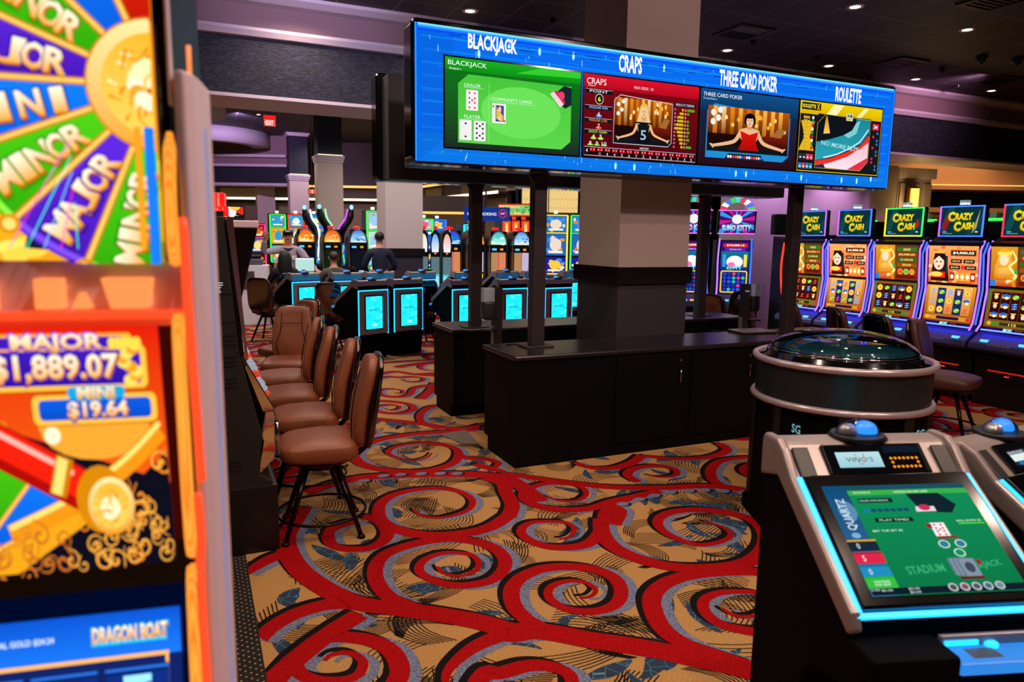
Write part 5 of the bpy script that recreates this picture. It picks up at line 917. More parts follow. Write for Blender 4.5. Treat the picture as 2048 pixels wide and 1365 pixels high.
# light tubes, neon and the lavender side frame
def ltube(x, pts): MB().tube(lathe_pts([(x, y, z) for y, z in pts], 3), [.004]+[.0085]*(3*(len(pts)-1)-1)+[.004], OTUBE, 12).build('light_tube', G1)
ltube(.014, [(.03, 1.785), (.015, 1.81), (.012, 1.88), (.03, 1.965)]); ltube(.018, [(.012, 1.715), (-.004, 1.69), (-.004, 1.55), (.0, 1.40), (.012, 1.36)]); ltube(.019, [(.005, 1.35), (-.01, 1.32), (-.02, 1.15), (-.03, .95)])
def neon(pts, r): MB().tube(lathe_pts(pts, 5), r, NEON, 8).build('neon_strip', G1)
neon([(.030, .03, 2.03), (.033, .02, 1.99), (.033, .02, 1.88), (.028, .02, 1.80)], .006); neon([(.028, .015, 1.85), (.031, .0, 1.74), (.034, -.005, 1.66), (.038, -.005, 1.48)], .006); neon([(.030, .0, 1.46), (.034, -.01, 1.40), (.029, .0, 1.355), (.032, -.02, 1.30), (.036, -.03, 1.15), (.040, -.04, .95)], .006)
b = MB(); b.box(-.6, -.205, .0, .03, 1.725, 1.765, NEONB).box(-.155, -.125, .0, .03, 1.727, 1.767, NEONB).box(-.7, .03, .005, .03, 1.712, 1.722, NEON); b.prism([(-.065, 1.727), (-.075, 1.768), (-.015, 1.768), (-.02, 1.727)], .0, .03, NEONB, 'y'); b.prism([(-.113, 1.727), (-.102, 1.748), (-.092, 1.727)], .0, .03, NEONB, 'y'); b.build('neon_divider', G1)
MB().box(-.72, .02, .025, .055, 1.70, 1.79, LAV).build('divider_panel', G1)
b = MB(); b.prism([(.024, .04), (.026, .014), (.038, .012), (.047, .03), (.05, .08), (.05, .15), (.024, .15)], .02, 2.045, LAV, 'z'); b.build('side_frame', G1, .004)
MB().box(.0502, .051, .085, .092, .05, 1.98, BLUEL).build('led_line', G1); MB().box(.017, .022, .02, .034, 2.0, 2.6, LAV).build('upper_trim', G1, .002)
MB().tube([(.04, .05, 2.04), (.04, .05, 2.085)], .003, NEONB, 8).build('top_marker_light', G1)
MB().sq((.055, .12, .80), (.008, .02, .03), mat('yellow_plastic', 'd88a1c', .4, emit='d8780c', es=.3), .5, .5).build('side_button', G1)
# ---------------------------------------------------------------- slot bank with its dark side turned to us
SIDE = mat('dark_cabinet_side', '1d1815', .55, noise=.15, scale=120); RCHROME = mat('belly_chrome', 'd8ccd0', .06, 1, noise=.0, scale=4, bump=.35)
def dark_slot(label, loc):
    t = thing('slot_machine', label, 'slot machine', loc, radians(90), 'dark slot bank on the dotted carpet border'); w2 = .335
    # local -y is the player side
    prof = [(.45, 0), (-.37, 0), (-.37, .42), (-.30, .47), (-.335, .66), (-.30, .80), (-.24, 1.08), (-.22, 1.16), (-.17, 1.92), (.45, 1.92)]
    MB().prism(prof, -w2, w2, SIDE).build('cabinet', t, .006)
    MB().prism([(-.30, .47), (-.385, .55), (-.40, .80), (-.39, .84), (-.34, .84), (-.30, .6)], -w2+.0, w2-.0, RCHROME).build('belly_panel', t, .008)
    MB().prism([(-.385, .835), (-.39, .855), (-.255, 1.12), (-.24, 1.10), (-.33, .83)], -w2, w2, RCHROME).build('button_deck', t, .006)
    for k in range(5):
        u = .12+.17*k; y = -.385+(.13)*u; z = .87+.25*u
        for n_, x in enumerate((-.2, -.05, .1)): MB().box(x, x+.06, y-.014, y+.006, z-.005, z+.012, glow('lit_deck_button', 'c8d4e4', .5) if (k+n_) % 3 else glow('lit_red_button', 'ff4020', .6)).build('deck_button', t)
    MB().prism([(-.245, 1.15), (-.225, 1.15), (-.175, 1.90), (-.195, 1.90)], -w2+.02, w2-.02, GLOSS).build('screen_glass', t)
    b = MB(); b.prism([(-.17, 1.45), (-.24, 1.45), (-.345, 1.86), (-.17, 1.86)], -w2+.06, w2-.02, GLOSS); b.build('upper_display', t, .006); MB().box(-w2+.06, w2-.02, -.35, -.17, 1.86, 1.90, LAV).build('display_cap', t, .006)
    rr = random.Random(int(loc[1]*10)); p = Pic(.6, .32, '142448')
    for k in range(30): p.rect(rr.uniform(0, .55), rr.uniform(0, .28), rr.uniform(.03, .1), rr.uniform(.02, .08), rr.choice(('ff8a20', 'ffd040', '20a0ff', 'e03070', '40d080', 'f4f0ff')))
    p.build('game_picture', t, front(-.3, -.242, 1.18, radians(3.6)), SCR)
    for s in (-1, 1): MB().prism([(-.25, 1.13), (-.262, 1.14), (-.215, 1.91), (-.19, 1.92), (-.18, 1.9)], s*w2-.012, s*w2+.012, RCHROME).build('chrome_trim', t)
    for s in (-1, 1): MB().tube([(s*w2, -.40, .78), (s*w2, -.405, .58)], .012, CHROME, 8).build('grab_bar', t)
    for z0 in (1.22, 1.10, .98, .5):
        b = MB()
        for k in range(3): b.box(-w2-.003, -w2+.002, -.20, -.06, z0+.025*k, z0+.025*k+.009, BLK)
        b.build('louvre', t)
    for z0, y0 in ((1.345, -.24), (1.50, -.22)): MB().box(-w2-.002, -w2+.002, y0, .45, z0, z0+.006, BLK).build('panel_seam', t)
    MB().box(-w2-.001, w2, -.395, .47, 0, .40, BLK).build('base', t, .006)
    return t
d0 = dark_slot('dark slot machine with a louvred side and a red beacon on top', (-.005, 4.45, 0))
p = Pic(.10, .07, '1d1815')
for k, (x, w_) in enumerate(((.02, .05), (.035, .03), (.01, .06), (.04, .04), (.03, .05))): p.rect(x, .008+.012*k, w_, .005, 'cfc6c0')
p.build('data_plate', d0, Matrix.Translation((-.3375, -.07, 1.505)) @ Matrix.Rotation(radians(-90), 4, 'Z') @ front(0, 0, 0))
MB().lathe([(.07, 1.92), (.07, 1.97), (.06, 1.975), (.062, 2.04), (.05, 2.045)], mat('red_beacon', 'c01008', .2, emit='ff1808', es=.7), (-.24, -.13, 0), 16).build('beacon', d0); MB().box(-.33, -.15, -.17, -.0, 1.92, 1.945, BLK).build('beacon_base', d0)
for i in range(1, 5):
    o = dup(d0, (-.005, 4.45+.72*i, 0), radians(90), ('second slot of the dark bank, pale reflection on its glass', 'third slot of the dark bank, only button deck showing', 'fourth slot of the dark bank, only button deck showing', 'last slot of the dark bank, nearest the turned tan chair')[i-1])
    for c in list(o.children):
        if c.name.startswith(('data_plate', 'beacon')): bpy.data.objects.remove(c)
o = bpy.data.objects; 
def topper(label, loc, rz, w_, h_, kind):
    t = thing('slot_topper_display', label, 'display', loc, rz); MB().box(-w_/2-.01, w_/2+.01, 0, .06, 0, h_+.04, BLK).build('housing', t); rr = random.Random(kind); p = Pic(w_, h_, '1a90d8')
    for k in range(14): p.ell(rr.uniform(0, w_), rr.uniform(0, h_), rr.uniform(.02, .08), rr.uniform(.02, .06), rr.choice(('f4f4f4', 'e83020', '20c0e8', 'ffd040', '101420')))
    p.build('picture', t, front(-w_/2, -.003, .03)); return t
topper('colourful small display on top of the dark slot bank, next to the red beacon', (.29, 5.75, 1.92), radians(8), .16, .075, 3)
# ---------------------------------------------------------------- CRAZY CASH slots along the far side
VIO = glow('violet_led', '9a5cff', 2.2); BLU = glow('blue_led', '2a5cff', 2.2); PINKL = glow('pink_led', 'e85aff', 2.0); RAIN = {k: glow('frame_led_'+k, c, 2.0) for k, c in (('red', 'ff2a4a'), ('green', '30e850'), ('yellow', 'ffd820'), ('blue', '3a6cff'), ('violet', 'b050ff'))}
DECK = mat('violet_lit_deck', '4a4c86', .35, .5, noise=.05); SBODY = mat('slot_body_black', '0a090c', .4)
def coins(p, X, Y, w_, h_, kind, rr):
    """reel grid"""
    nx, ny = 5, 3
    for i in range(nx):
        if kind: p.rect(X+w_*i/nx+.002, Y, w_/nx-.004, h_, ('f0b060', '1a2c78')[i % 2] if kind == 1 else '3a0a10', ('c87830', '101c5c')[i % 2] if kind == 1 else '24060c')
        for j in range(ny):
            x, y = X+w_*(i+.5)/nx, Y+h_*(j+.5)/ny; r = h_/ny*.4; s = rr.randrange(6)
            if s == 0: p.ell(x, y, r, r, 'd88a10'); p.ell(x, y, r*.8, r*.8, 'ffd860'); p.ell(x, y, r*.4, r*.45, 'e09020')
            elif s == 1: p.rect(x-r, y-r*.5, 2*r, r, 'e8a020'); p.ell(x, y+r*.3, r*.9, r*.5, '2060d8'); p.ell(x+r*.2, y-r*.3, r*.5, r*.4, 'ffe8a0')
            elif s == 2:
                for q in range(3): p.stroke([(x-r*.7, y-r*.6+q*r*.6), (x+r*.7, y-r*.5+q*r*.6)], r*.22, '60a0ff')
                p.stroke([(x, y-r*.8), (x+r*.1, y+r*.9)], r*.22, '60a0ff')
            elif s == 3: p.ell(x, y, r*.9, r*.65, '50a830'); p.ell(x+r*.2, y+r*.2, r*.5, r*.3, 'a8e060'); p.ell(x-r*.3, y-r*.3, r*.35, r*.25, 'ffd040')
            elif s == 4: p.ell(x, y-r*.1, r*.75, r*.85, '1c100c'); p.ell(x, y-r*.1, r*.5, r*.65, 'f4c8a0'); p.rect(x-r*.7, y+r*.5, r*1.4, r*.3, 'e8b030'); p.ell(x, y-r*.35, r*.14, r*.08, 'c82838')
            else:
                for q in range(2): p.stroke([(x-r*.6, y-r*.5+q*r*.7), (x+r*.6, y-r*.4+q*r*.7)], r*.25, 'e84a40')
                p.stroke([(x-r*.5, y-r*.8), (x+r*.2, y+r*.9)], r*.25, 'e84a40')
def crazy(label, loc, kind, frame, amount):
    t = thing('slot_machine', label, 'slot machine', loc, radians(-90), 'CRAZY CASH slots'); w2 = .35
    MB().box(-w2, w2, -.02, .62, 0, .62, SBODY).box(-w2, w2, -.05, -.02, .5, .58, SBODY).build('base', t, .008)
    MB().box(-.20, .2, -.026, -.02, .40, .415, glow('red_floor_glow', 'ff2010', .6)).box(-.015, .035, -.026, -.02, .36, .37, glow('red_tag', 'ff3020', 2)).build('cash_slot', t)
    MB().prism([(.62, .62), (.1, .62), (.02, .80), (.04, 1.20), (-.02, 1.84), (.14, 1.9), (.62, 1.9)], -w2+.02, w2-.02, SBODY).build('cabinet', t, .006)
    MB().prism([(-.16, .63), (-.20, .66), (-.18, .72), (.0, .84), (.06, .82), (.06, .62)], -w2, w2, DECK).build('button_deck', t, .012)
    MB().box(-.31, .31, -.055, -.035, .855, .87, glow('deck_wash_led', '3a4cff', 7)).build('deck_light_bar', t)
    for x in (-.24, .17): MB().box(x, x+.08, -.155, -.10, .73, .762, glow('cyan_buttons', '50b8ff', 1.8)).build('lit_button', t)
    b = MB()
    for k in range(5): b.box(-.14+.05*k, -.10+.05*k, -.185, -.16, .708, .722, SILVER)
    b.build('button_row', t)
    p = Pic(.26, .07, '0a0a10'); p.rect(.02, .01, .1, .05, '4cb8b0'); p.rect(.03, .02, .03, .03, 'd8f4f0'); p.rect(.08, .018, .03, .034, 'a0e0d8')
    for k in range(6):
        for yy in (.02, .045): p.ell(.15+.015*k, yy, .005, .005, 'ff5a20', n=6)
    p.build('player_tracker', t, front(-.13, -.012, .845, radians(35)))
    rr = random.Random(kind*7+len(amount)); wS = .6
    for (z, h_, y, tl, nm) in ((1.36, .44, .012, radians(-6), 'jackpot_screen'), (.90, .43, -.03, radians(5), 'reel_screen')):
        p = Pic(wS, h_, 'c06018')
        if nm == 'jackpot_screen':
            if kind % 2:
                p.rect(0, 0, wS, h_, 'f4a060', 'd86020')
                for k in range(40): p.ell(rr.uniform(0, wS), rr.uniform(0, h_), .03, .02, rr.choice(('f8c090', 'e88040', 'f0b070', 'd86a30', 'f49a50')))
                p.poly([(.03, .02), (.05, .2), (.1, .36), (.18, .38), (.23, .3), (.26, .02)], '2a1410'); p.ell(.13, .24, .065, .09, 'f8d0b4'); p.poly([(.06, .26), (.08, .36), (.18, .36), (.2, .26), (.13, .32)], '1c0e0c'); p.rect(.06, .35, .14, .03, 'e8b030'); p.rect(.03, .06, .18, .07, 'e8280c'); p.ell(.1, .1, .08, .03, 'ffd050'); p.ell(.13, .195, .018, .01, 'd82038'); p.ell(.105, .25, .012, .008, '20140e'); p.ell(.155, .25, .012, .008, '20140e'); p.rect(.22, .1, .02, .22, '1c2c50')
                p.rrect(.27, .32, .31, .075, .01, 'c86018'); p.rrect(.28, .33, .29, .055, .008, '28100c'); p.text(amount, .425, .357, .25, .036, 'fff4d8', bold=.03)
                for x, yy in ((.28, .24), (.43, .24), (.26, .165), (.45, .165)): p.rrect(x, yy, .13, .045, .006, '30120c'); p.text('$50.00', x+.065, yy+.022, .09, .022, 'ffe8b0')
                p.ell(.425, .19, .025, .025, 'd82838')
                for k in range(5): p.rrect(.27+.062*k, .03, .055, .1, .006, 'a81c10' if k in (0, 4) else 'e8a030'); p.ell(.297+.062*k, .08, .02, .028, 'ffe8c8')
            else:
                p.rect(0, 0, wS, h_, 'd89020', 'a85a10'); p.rect(.28, 0, .32, h_, '5a3a14', '7c2c10')
                p.poly([(.04, 0), (.04, .2), (.1, .4), (.2, .4), (.24, .2), (.27, 0)], 'e8b040', 'd87818'); p.ell(.14, .3, .05, .07, 'f8d4ac'); p.rect(.07, .35, .15, .035, 'ffd850'); p.ell(.14, .4, .05, .02, 'e8a020'); p.poly([(.06, 0), (.08, .2), (.2, .22), (.24, 0)], 'f0c050', 'c03018')
                p.stroke(lathe_pts([(.17, .05, 0), (.27, .12, 0), (.2, .22, 0), (.27, .3, 0), (.22, .4, 0)], 5), .05, 'ffb830', .02); p.stroke(lathe_pts([(.17, .05, 0), (.27, .12, 0), (.2, .22, 0), (.27, .3, 0), (.22, .4, 0)], 5), .02, 'fff4c0', .008)
                p.text('SIZZLING', .14, .1, .2, .05, 'ffb020', 'e86010', bold=.04, out='6a1808'); p.ell(.27, .17, .02, .03, '38a048'); p.rect(0, .0, .06, .07, '2878c8')
                for k in range(4): p.rrect(.31, .36-.065*k, .27, .05, .006, ('3c6c20', '8c3c10', '30601c', '8c4c10')[k]); p.text(('GRAND', amount, '$1,000.00', '$50.00')[k], .445, .385-.065*k, (.1, .22, .17, .12)[k], .03, 'ffd070', bold=.02)
                for k in range(3): p.ell(.36+.08*k, .105, .036, .036, 'f0c040'); p.ell(.36+.08*k, .105, .029, .029, ('e04820', '40c048', 'e88020')[k])
                p.rrect(.3, .02, .28, .04, .01, '6a1010')
        else:
            p.rect(0, 0, wS, h_, 'd8902c' if kind % 2 else '4c6c1c', '8c3c14'); coins(p, .04, .09, .52, .31, 1 if kind % 2 else 2, rr); p.rrect(.02, .02, .56, .05, .02, 'c88a28' if kind % 2 else '4a7c28'); p.rrect(.17, .027, .28, .036, .016, '2a1038' if kind % 2 else '3a2410'); p.text('112' if not kind % 2 else '', .31, .045, .08, .026, 'ffd24a', bold=.03) if not kind % 2 else None; p.ell(.555, .045, .022, .022, 'd82030'); p.ell(.06, .045, .022, .022, 'e8a030'); p.rect(.04, .4, .52, .02, 'f0b848' if kind % 2 else '8c4a18')
        p.build(nm, t, front(-wS/2, y, z, tl), SCRB)
    for s in (-1, 1):
        b = MB(); b.tube([(s*.325, .02, 1.86), (s*.325, -.035, 1.75), (s*.325, -.0, 1.36), (s*.325, .01, 1.3), (s*.325, -.04, .92), (s*.33, -.10, .84)], .011, VIO, 8); b.build('led_strip', t)
        b = MB(); b.tube([(s*.342, .06, 1.84), (s*.342, .0, 1.7), (s*.342, .05, 1.3), (s*.345, -.02, .9)], .01, BLU, 8); b.build('led_strip', t)
    MB().box(-.3, .3, .02, .05, 1.335, 1.355, GLOSS).build('screen_divider', t)
    MB().tube([(0, .35, 1.86), (0, .3, 1.98), (0, .16, 2.05)], .05, SBODY, 12).box(-.28, .28, .25, .6, 1.88, 1.92, SBODY).build('topper_arm', t)
    # topper
    T = MB().box(-.27, .27, .06, .14, 1.90, 2.27, SBODY).build('topper', t, .02)
    b = MB(); fr = frame
    b.box(-.262, .262, .05, .062, 2.25, 2.265, RAIN[fr[0]]).box(-.262, .262, .05, .062, 1.905, 1.92, RAIN[fr[1]]).box(-.265, -.25, .05, .062, 1.905, 2.265, RAIN[fr[2]]).box(.25, .265, .05, .062, 1.905, 2.265, RAIN[fr[3]]); b.build('topper_led', T)
    p = Pic(.49, .32, '0a3438'); p.poly([(0, .08), (.08, .32), (.16, .32), (.05, .0)], '104a50'); p.poly([(.3, 0), (.49, .25), (.49, .1), (.38, 0)], '0c4248')
    if kind == 3: p.poly([(.02, .1), (.08, .26), (.12, .2), (.06, .04)], 'a01424'); p.poly([(.38, .02), (.46, .3), (.43, .08)], 'c0a070')
    if kind == 2: p.poly([(.4, .14), (.43, .2), (.46, .12), (.42, .08)], 'c01430')
    for s, x, y, w_ in (('RAZY', .275, .215, .21), ('ASH', .325, .105, .15)): p.text(s, x, y, w_, .082, 'ffe428', 'f0b010', bold=.06, out='0c6a20', ow=.12)
    for s, x, y in (('C', .125, .215), ('C', .205, .1)): p.text(s, x, y, .085, .115, 'ffe428', 'f0b010', bold=.06, out='0c6a20', ow=.1)
    p.rect(.03, .03, .05, .012, '50b8d8'); p.rect(.03, .015, .12, .005, 'a0b8c0'); p.rect(.42, .03, .03, .014, 'e8f0f0')
    p.build('topper_picture', T, front(-.245, .0585, 1.925))
    MB().box(-.05, .05, .06, .14, 2.27, 2.275, SBODY).box(-.042, .042, .065, .135, 2.275, 2.33, CLEAR).box(-.03, .03, .075, .125, 2.276, 2.30, glow('candle_white', 'f0f4ff', 2.5)).build('candle_light', T)
    return t
Y0 = 4.76
FR = (('blue', 'blue', 'blue', 'violet'), ('blue', 'blue', 'violet', 'blue'), ('green', 'yellow', 'yellow', 'green'), ('blue', 'blue', 'violet', 'blue'), ('blue', 'red', 'red', 'blue'))
for i, (kd, lb, am) in enumerate(((4, 'CRAZY CASH slot half hidden by the sign post', '$4,000.11'), (1, 'CRAZY CASH slot showing $4,000.05 beside a face, blue topper frame', '$4,000.05'), (2, 'CRAZY CASH slot with a green and yellow topper frame and a golden figure', '$4,000.03'), (3, 'CRAZY CASH slot showing $4,000.03, red drape on its topper', '$4,000.03'), (6, 'CRAZY CASH slot at the frame edge with 112 on its meter', '$4,000.05'))):
    crazy(lb, (8.2, Y0+.74*(4-i), 0), kd, FR[i], am)
t = thing('slot_machine', 'end slot turned away, black screen back and a red curved light', 'slot machine', (9.1, 8.35, 0), radians(0))
t.location = (8.35, 8.52, 0)
MB().prism([(.0, 0), (-.0, 0), (-.35, 0), (-.42, .75), (-.30, .8), (-.22, 1.3), (-.26, 1.82), (.0, 1.9)], -.02, .6, SBODY).build('cabinet', t, .006)
MB().tube(lathe_pts([(-.03, -.25, 1.8), (-.03, -.215, 1.45), (-.03, -.25, 1.1), (-.03, -.33, .8)], 6), .014, glow('red_curve_led', 'ff3418', 2.0), 8).build('led_curve', t)
MB().box(-.1, .34, -.1, .0, 1.92, 2.24, SBODY).build('screen_back', t, .02)
for i in range(3):
    o = thing('rear_slot_topper', ('clear candle light on the back row, behind the post', 'clear candle light on the back row, above the 4,000.05 slot', 'clear candle light on the back row, above the green framed topper')[i], 'candle light', (9.2, 7.5-.9*i, 0))
    MB().box(-.25, .25, -.3, .3, 0, 2.12, SBODY).build('machine_back', o, .01); MB().box(-.25, -.2, -.28, .28, 2.1, 2.14, RAIN['green']).build('led_bar', o); MB().box(-.04, .04, -.04, .04, 2.12, 2.22, CLEAR).build('candle', o)
# ---------------------------------------------------------------- tall curved games by the violet pier
def curved(label, loc, rz):
    t = thing('slot_machine', label, 'slot machine', loc, rz, 'curved games by the violet pier'); MB().prism([(.5, 0), (-.05, 0), (-.1, .7), (-.32, .78), (-.3, .84), (-.02, .95), (.06, 1.3), (-.02, 1.83), (.5, 1.83)], -.28, .28, SBODY).build('cabinet', t, .006)
    MB().prism([(-.33, .77), (-.31, .86), (-.06, .95), (-.04, .93), (-.1, .74)], -.29, .29, DECK).build('button_deck', t, .01)
    [MB().box(x0, x1, -.30, -.2, .86, .885, m).build('deck_button', t) for x0, x1, m in ((-.2, -.08, glow('cyan_buttons', '50b8ff', 1.8)), (.08, .2, MT['cyan_buttons']), (-.03, .03, AMB))]
    rr = random.Random(2); p = Pic(.44, .86, '1a1460'); p.rect(0, .72, .44, .14, '30106c'); p.rrect(.03, .765, .38, .06, .01, 'c02030'); p.text('$10,000.12', .22, .795, .28, .034, 'fff0d8', bold=.03); p.rrect(.06, .705, .32, .05, .01, '5a20a0'); p.text('$500.00', .22, .73, .18, .024, 'e0d0ff')
    p.rect(.0, .4, .44, .3, '0c6c8c', '1a2070'); p.ell(.22, .53, .13, .1, 'f4f0f4'); p.ell(.17, .48, .06, .05, 'f070a0'); p.rect(.03, .45, .05, .2, '3090e0'); p.rect(.36, .45, .05, .2, 'e8d040'); p.text('KITTY', .22, .43, .24, .05, '50e0f0', bold=.04, out='0c3080')
    p.rrect(.01, .03, .42, .36, .03, 'f0c020'); p.rrect(.03, .05, .38, .32, .02, '101a60')
    for i in range(5):
        for j in range(5): p.ell(.075+.0725*i, .085+.0625*j, .028, .026, rr.choice(('2040c8', '2858d8', '20b8a0', '30c850', 'e03080', '2040c8', '1c30a0')))
    p.build('game_screen', t, front(-.22, -.032, .95, radians(-1)), SCRB)
    for s in (-1, 1): MB().tube(lathe_pts([(s*.25, -.03, 1.85), (s*.26, .0, 1.5), (s*.255, -.03, 1.15), (s*.27, -.1, .92)], 5), .013, VIO if s < 0 else BLU, 8).build('led_strip', t)
    MB().prism([(.1, 1.95), (.0, 1.92), (-.06, 2.3), (.05, 2.32)], -.30, .30, SBODY).build('topper', t, .01)
    p = Pic(.54, .34, '4a1070')
    for k in range(12): a = k*.5236; p.poly([(.27, .2), (.27+.5*cos(a), .2+.5*sin(a)), (.27+.5*cos(a+.26), .2+.5*sin(a+.26))], ('d01c90', '30a0f0')[k % 2])
    p.ell(.27, .22, .08, .075, 'f4f4f4'); p.text('SUMO KITTY', .27, .08, .46, .1, 'e8fcff', '40b0f0', bold=.05, out='1a3c9c'); p.build('topper_picture', t, front(-.27, -.012, 1.945, radians(-9)))
    b = MB(); b.box(-.29, .29, -.02, -.005, 1.925, 1.94, PINKL).box(-.29, .29, -.072, -.055, 2.29, 2.305, PINKL); b.build('topper_led', t)
    b = MB()
    for k in range(9): a0, a1 = pi*k/9+.04, pi*(k+1)/9-.04; b.prism([(r*cos(a), 2.30+r*.75*sin(a)) for r, a in ((.17, a0), (.27, a0), (.27, a1), (.17, a1))], -.06, -.0, glow('fan_'+str(k % 5), ('30c850', '3a6cff', 'f0f0f0', 'e03048', '28c8c0')[k % 5], 1.3), 'y')
    b.build('fan_crest', t); return t
k0 = curved('tall curved game with SUMO KITTY lettering, fully in view beside the violet pier', (8.02, 9.02, 0), radians(-32))
dup(k0, (7.38, 9.3, 0), radians(-30), 'tall curved game mostly hidden behind the rear post by the cream pier')
# ---------------------------------------------------------------- machines in the back half of the hall
def art(p, w_, h_, rr, cols, n=16):
    for k in range(n): p.ell(rr.uniform(.1, .9)*w_, rr.uniform(.1, .9)*h_, rr.uniform(.05, .16)*w_, rr.uniform(.05, .14)*h_, rr.choice(cols), n=10)
def arch_slot(label, loc, c1, c2, c3, window, rz=0):
    t = thing('arched_slot_machine', label, 'slot machine', loc, rz, 'arch-topped slots in the back half'); w2 = .24
    A = [(w2, 0)]+[(w2*cos(pi*k/14), 1.62+.36*sin(pi*k/14)) for k in range(15)]+[(-w2, 0)]
    MB().prism(A, 0, .55, SBODY, 'y').build('cabinet', t, .01)
    MB().tube([(w2*.97, -.01, .5)]+[(w2*.97*cos(pi*k/14), -.01, 1.62+.35*sin(pi*k/14)) for k in range(15)]+[(-w2*.97, -.01, .5)], .016, CHROME, 8).build('chrome_arch', t)
    rr = random.Random(int(loc[0]*100)); p = Pic(.42, .33, '08080c'); p.poly([(.21+.2*cos(pi*k/16), .01+.31*sin(pi*k/16)) for k in range(17)], c1, c2); art(p, .42, .22, rr, c3, 9); p.rect(.06, .02, .3, .03, 'fff0c0'); p.build('arch_picture', t, front(-.21, -.012, 1.63))
    p = Pic(.5, 1.06, '0a090c'); p.rect(.05, .98, .14, .05, '60d8ff'); p.rect(.3, .98, .1, .05, 'ff9a28'); p.rect(.02, .45, .46, .48, window, window); p.rect(.03, .3, .44, .11, c2)
    for k in range(4): p.rect(.06+.1*k, .32, .06, .07, rr.choice(('f4f8ff', '58d0ff', 'ff4030', 'ffe060')))
    if window in ('c8b478', 'b88a58'): p.rect(.24, .45, .03, .48, 'e83a6a'); p.rect(.27, .45, .21, .48, ('d88a58', 'c0b8d8')[int(loc[0]*10) % 2])
    p.rect(.02, .02, .46, .26, '103c6c'); art(p, .46, .26, rr, ('1c78d0', 'e8f4ff', '20c0e0', '0c2c58'), 12); p.build('reel_picture', t, front(-.21, -.012, .52) @ Matrix.Diagonal((.84, 1, 1, 1)))
    b = MB(); b.sq((0, .2, 2.02), (.08, .06, .035), glow('red_cap', 'e8141c', 1.1), .5, .5); b.build('red_beacon', t)
    MB().box(-.23, .23, -.14, 0, .45, .56, DECK).build('button_deck', t, .02); return t
W3 = ('ffe060', 'ff9020', 'fff4c0', 'e84010'); B3 = ('e8f4ff', '40b0f0', '1c60d0', '90e0ff'); G3c = ('e8fff0', '40d080', '1ca0c0', '90ffd0')
for x, y, c1, c2, c3, wn, lb in ((2.67, 18.7, 'f06020', 'ffb020', W3, '0c0c10', 'arched slot with an orange crown behind the capped man'), (3.28, 18.43, 'e85020', 'ffc040', W3, '14240c', 'arched slot with an orange crown and dark green reels, above the grey suited man'), (3.88, 18.15, '1c80d8', 'c0e8ff', B3, '10141c', 'arched slot with a blue crown beside the man in the dark blue shirt'),
        (5.8, 16.41, '2c4cd8', '1c90f0', B3, 'c8b478', 'arched slot with a deep blue crown beside the cream column'), (6.32, 16.17, 'd8901c', 'ffd040', W3, 'b88a58', 'arched slot mostly hidden by the rear sign post'), (6.82, 15.95, '18b0c8', 'b0fff0', G3c, 'b88a58', 'arched slot with a teal crown between the sign posts'), (7.33, 15.72, '2c98f0', 'd8f4ff', B3, 'b88a58', 'arched slot with a pale blue crown by the front sign post')):
    arch_slot(lb, (x, y, 0), c1, c2, c3, wn)
def tall_slot(label, loc, rz, w_, z0, hs_, bgs, cols, frame, name='video_slot', group=None, cap='candle_white'):
    """cabinet with a stack of lit screens inside a lit frame; hs_ = heights from the top down"""
    t = thing(name, label, 'slot machine', loc, rz, group); top = z0; MB().box(-w_/2-.015, w_/2+.015, .02, .6, 0, z0+.04, SBODY).build('cabinet', t, .01); rr = random.Random(int(loc[0]*77)); z = z0
    for h_, bg in zip(hs_, bgs):
        z -= h_; p = Pic(w_-.06, h_-.05, bg); art(p, p.w, p.h, rr, cols, 10); p.ell(p.w*.5, p.h*.5, p.w*.28, p.h*.3, rr.choice(cols)); p.rect(p.w*.15, p.h*.1, p.w*.7, p.h*.12, 'fff4d8'); p.build('screen', t, front(-w_/2+.03, .005, z+.025))
    g = glow('frame_'+frame, {'blue': '2878ff', 'yellow': 'ffd020', 'green': '38e840', 'pink': 'ff2870', 'red': 'ff3020', 'cyan': '30d8f0'}[frame], 1.5); b = MB()
    for s in (-1, 1): b.box(s*w_/2-.02, s*w_/2+.02, -.01, .03, z, z0, g)
    for zz in (z, z0-hs_[0], z0): b.box(-w_/2, w_/2, -.01, .03, zz-.012, zz+.012, g)
    b.build('lit_frame', t); MB().box(-.04, .04, .1, .18, z0+.04, z0+.11, glow(cap, 'ff3030' if cap == 'candle_red' else 'ffffff', 1.5)).build('candle_light', t); MB().box(-w_/2, w_/2, -.2, .02, z-.12, z-.02, DECK).build('button_deck', t, .02); return t
FIRE = ('ffc020', 'ff7010', 'fff0b0', 'e83010', '30a0e0'); SKY = ('40c0f0', 'f4f8ff', 'ffb030', '2080d8')
for (x, y, lb, fr_) in ((2.32, 21.73, 'blue topped tall slot above the waving hand', 'green'), (2.81, 21.51, 'blue topped tall slot behind the capped man, by the lilac column', 'red'), (3.30, 21.3, 'blue topped tall slot half hidden by the curved light arms', 'blue')): tall_slot(lb, (x, y, 0), 0, .42, 2.38, (.36, .5, .5), ('20a8e0', 'f0b020', '30b8d0'), SKY if fr_ == 'red' else FIRE, fr_)
tall_slot('small pink framed slot past the dark bank, orange dome on its screen', (1.67, 20.87, 0), 0, .42, 2.08, (.36, .42, .4), ('a01030', '4060c0', '401008'), ('ffb020', 'f06020', 'ffe080'), 'pink', cap='candle_red')
tall_slot('green lit slot tower beside the wide cream column', (4.42, 18.7, 0), 0, .36, 2.45, (.5, .5, .6), ('b0c8d0', 'd0e0d8', '50907c'), ('f4f8f4', '40e050', 'a0d0ff'), 'green')
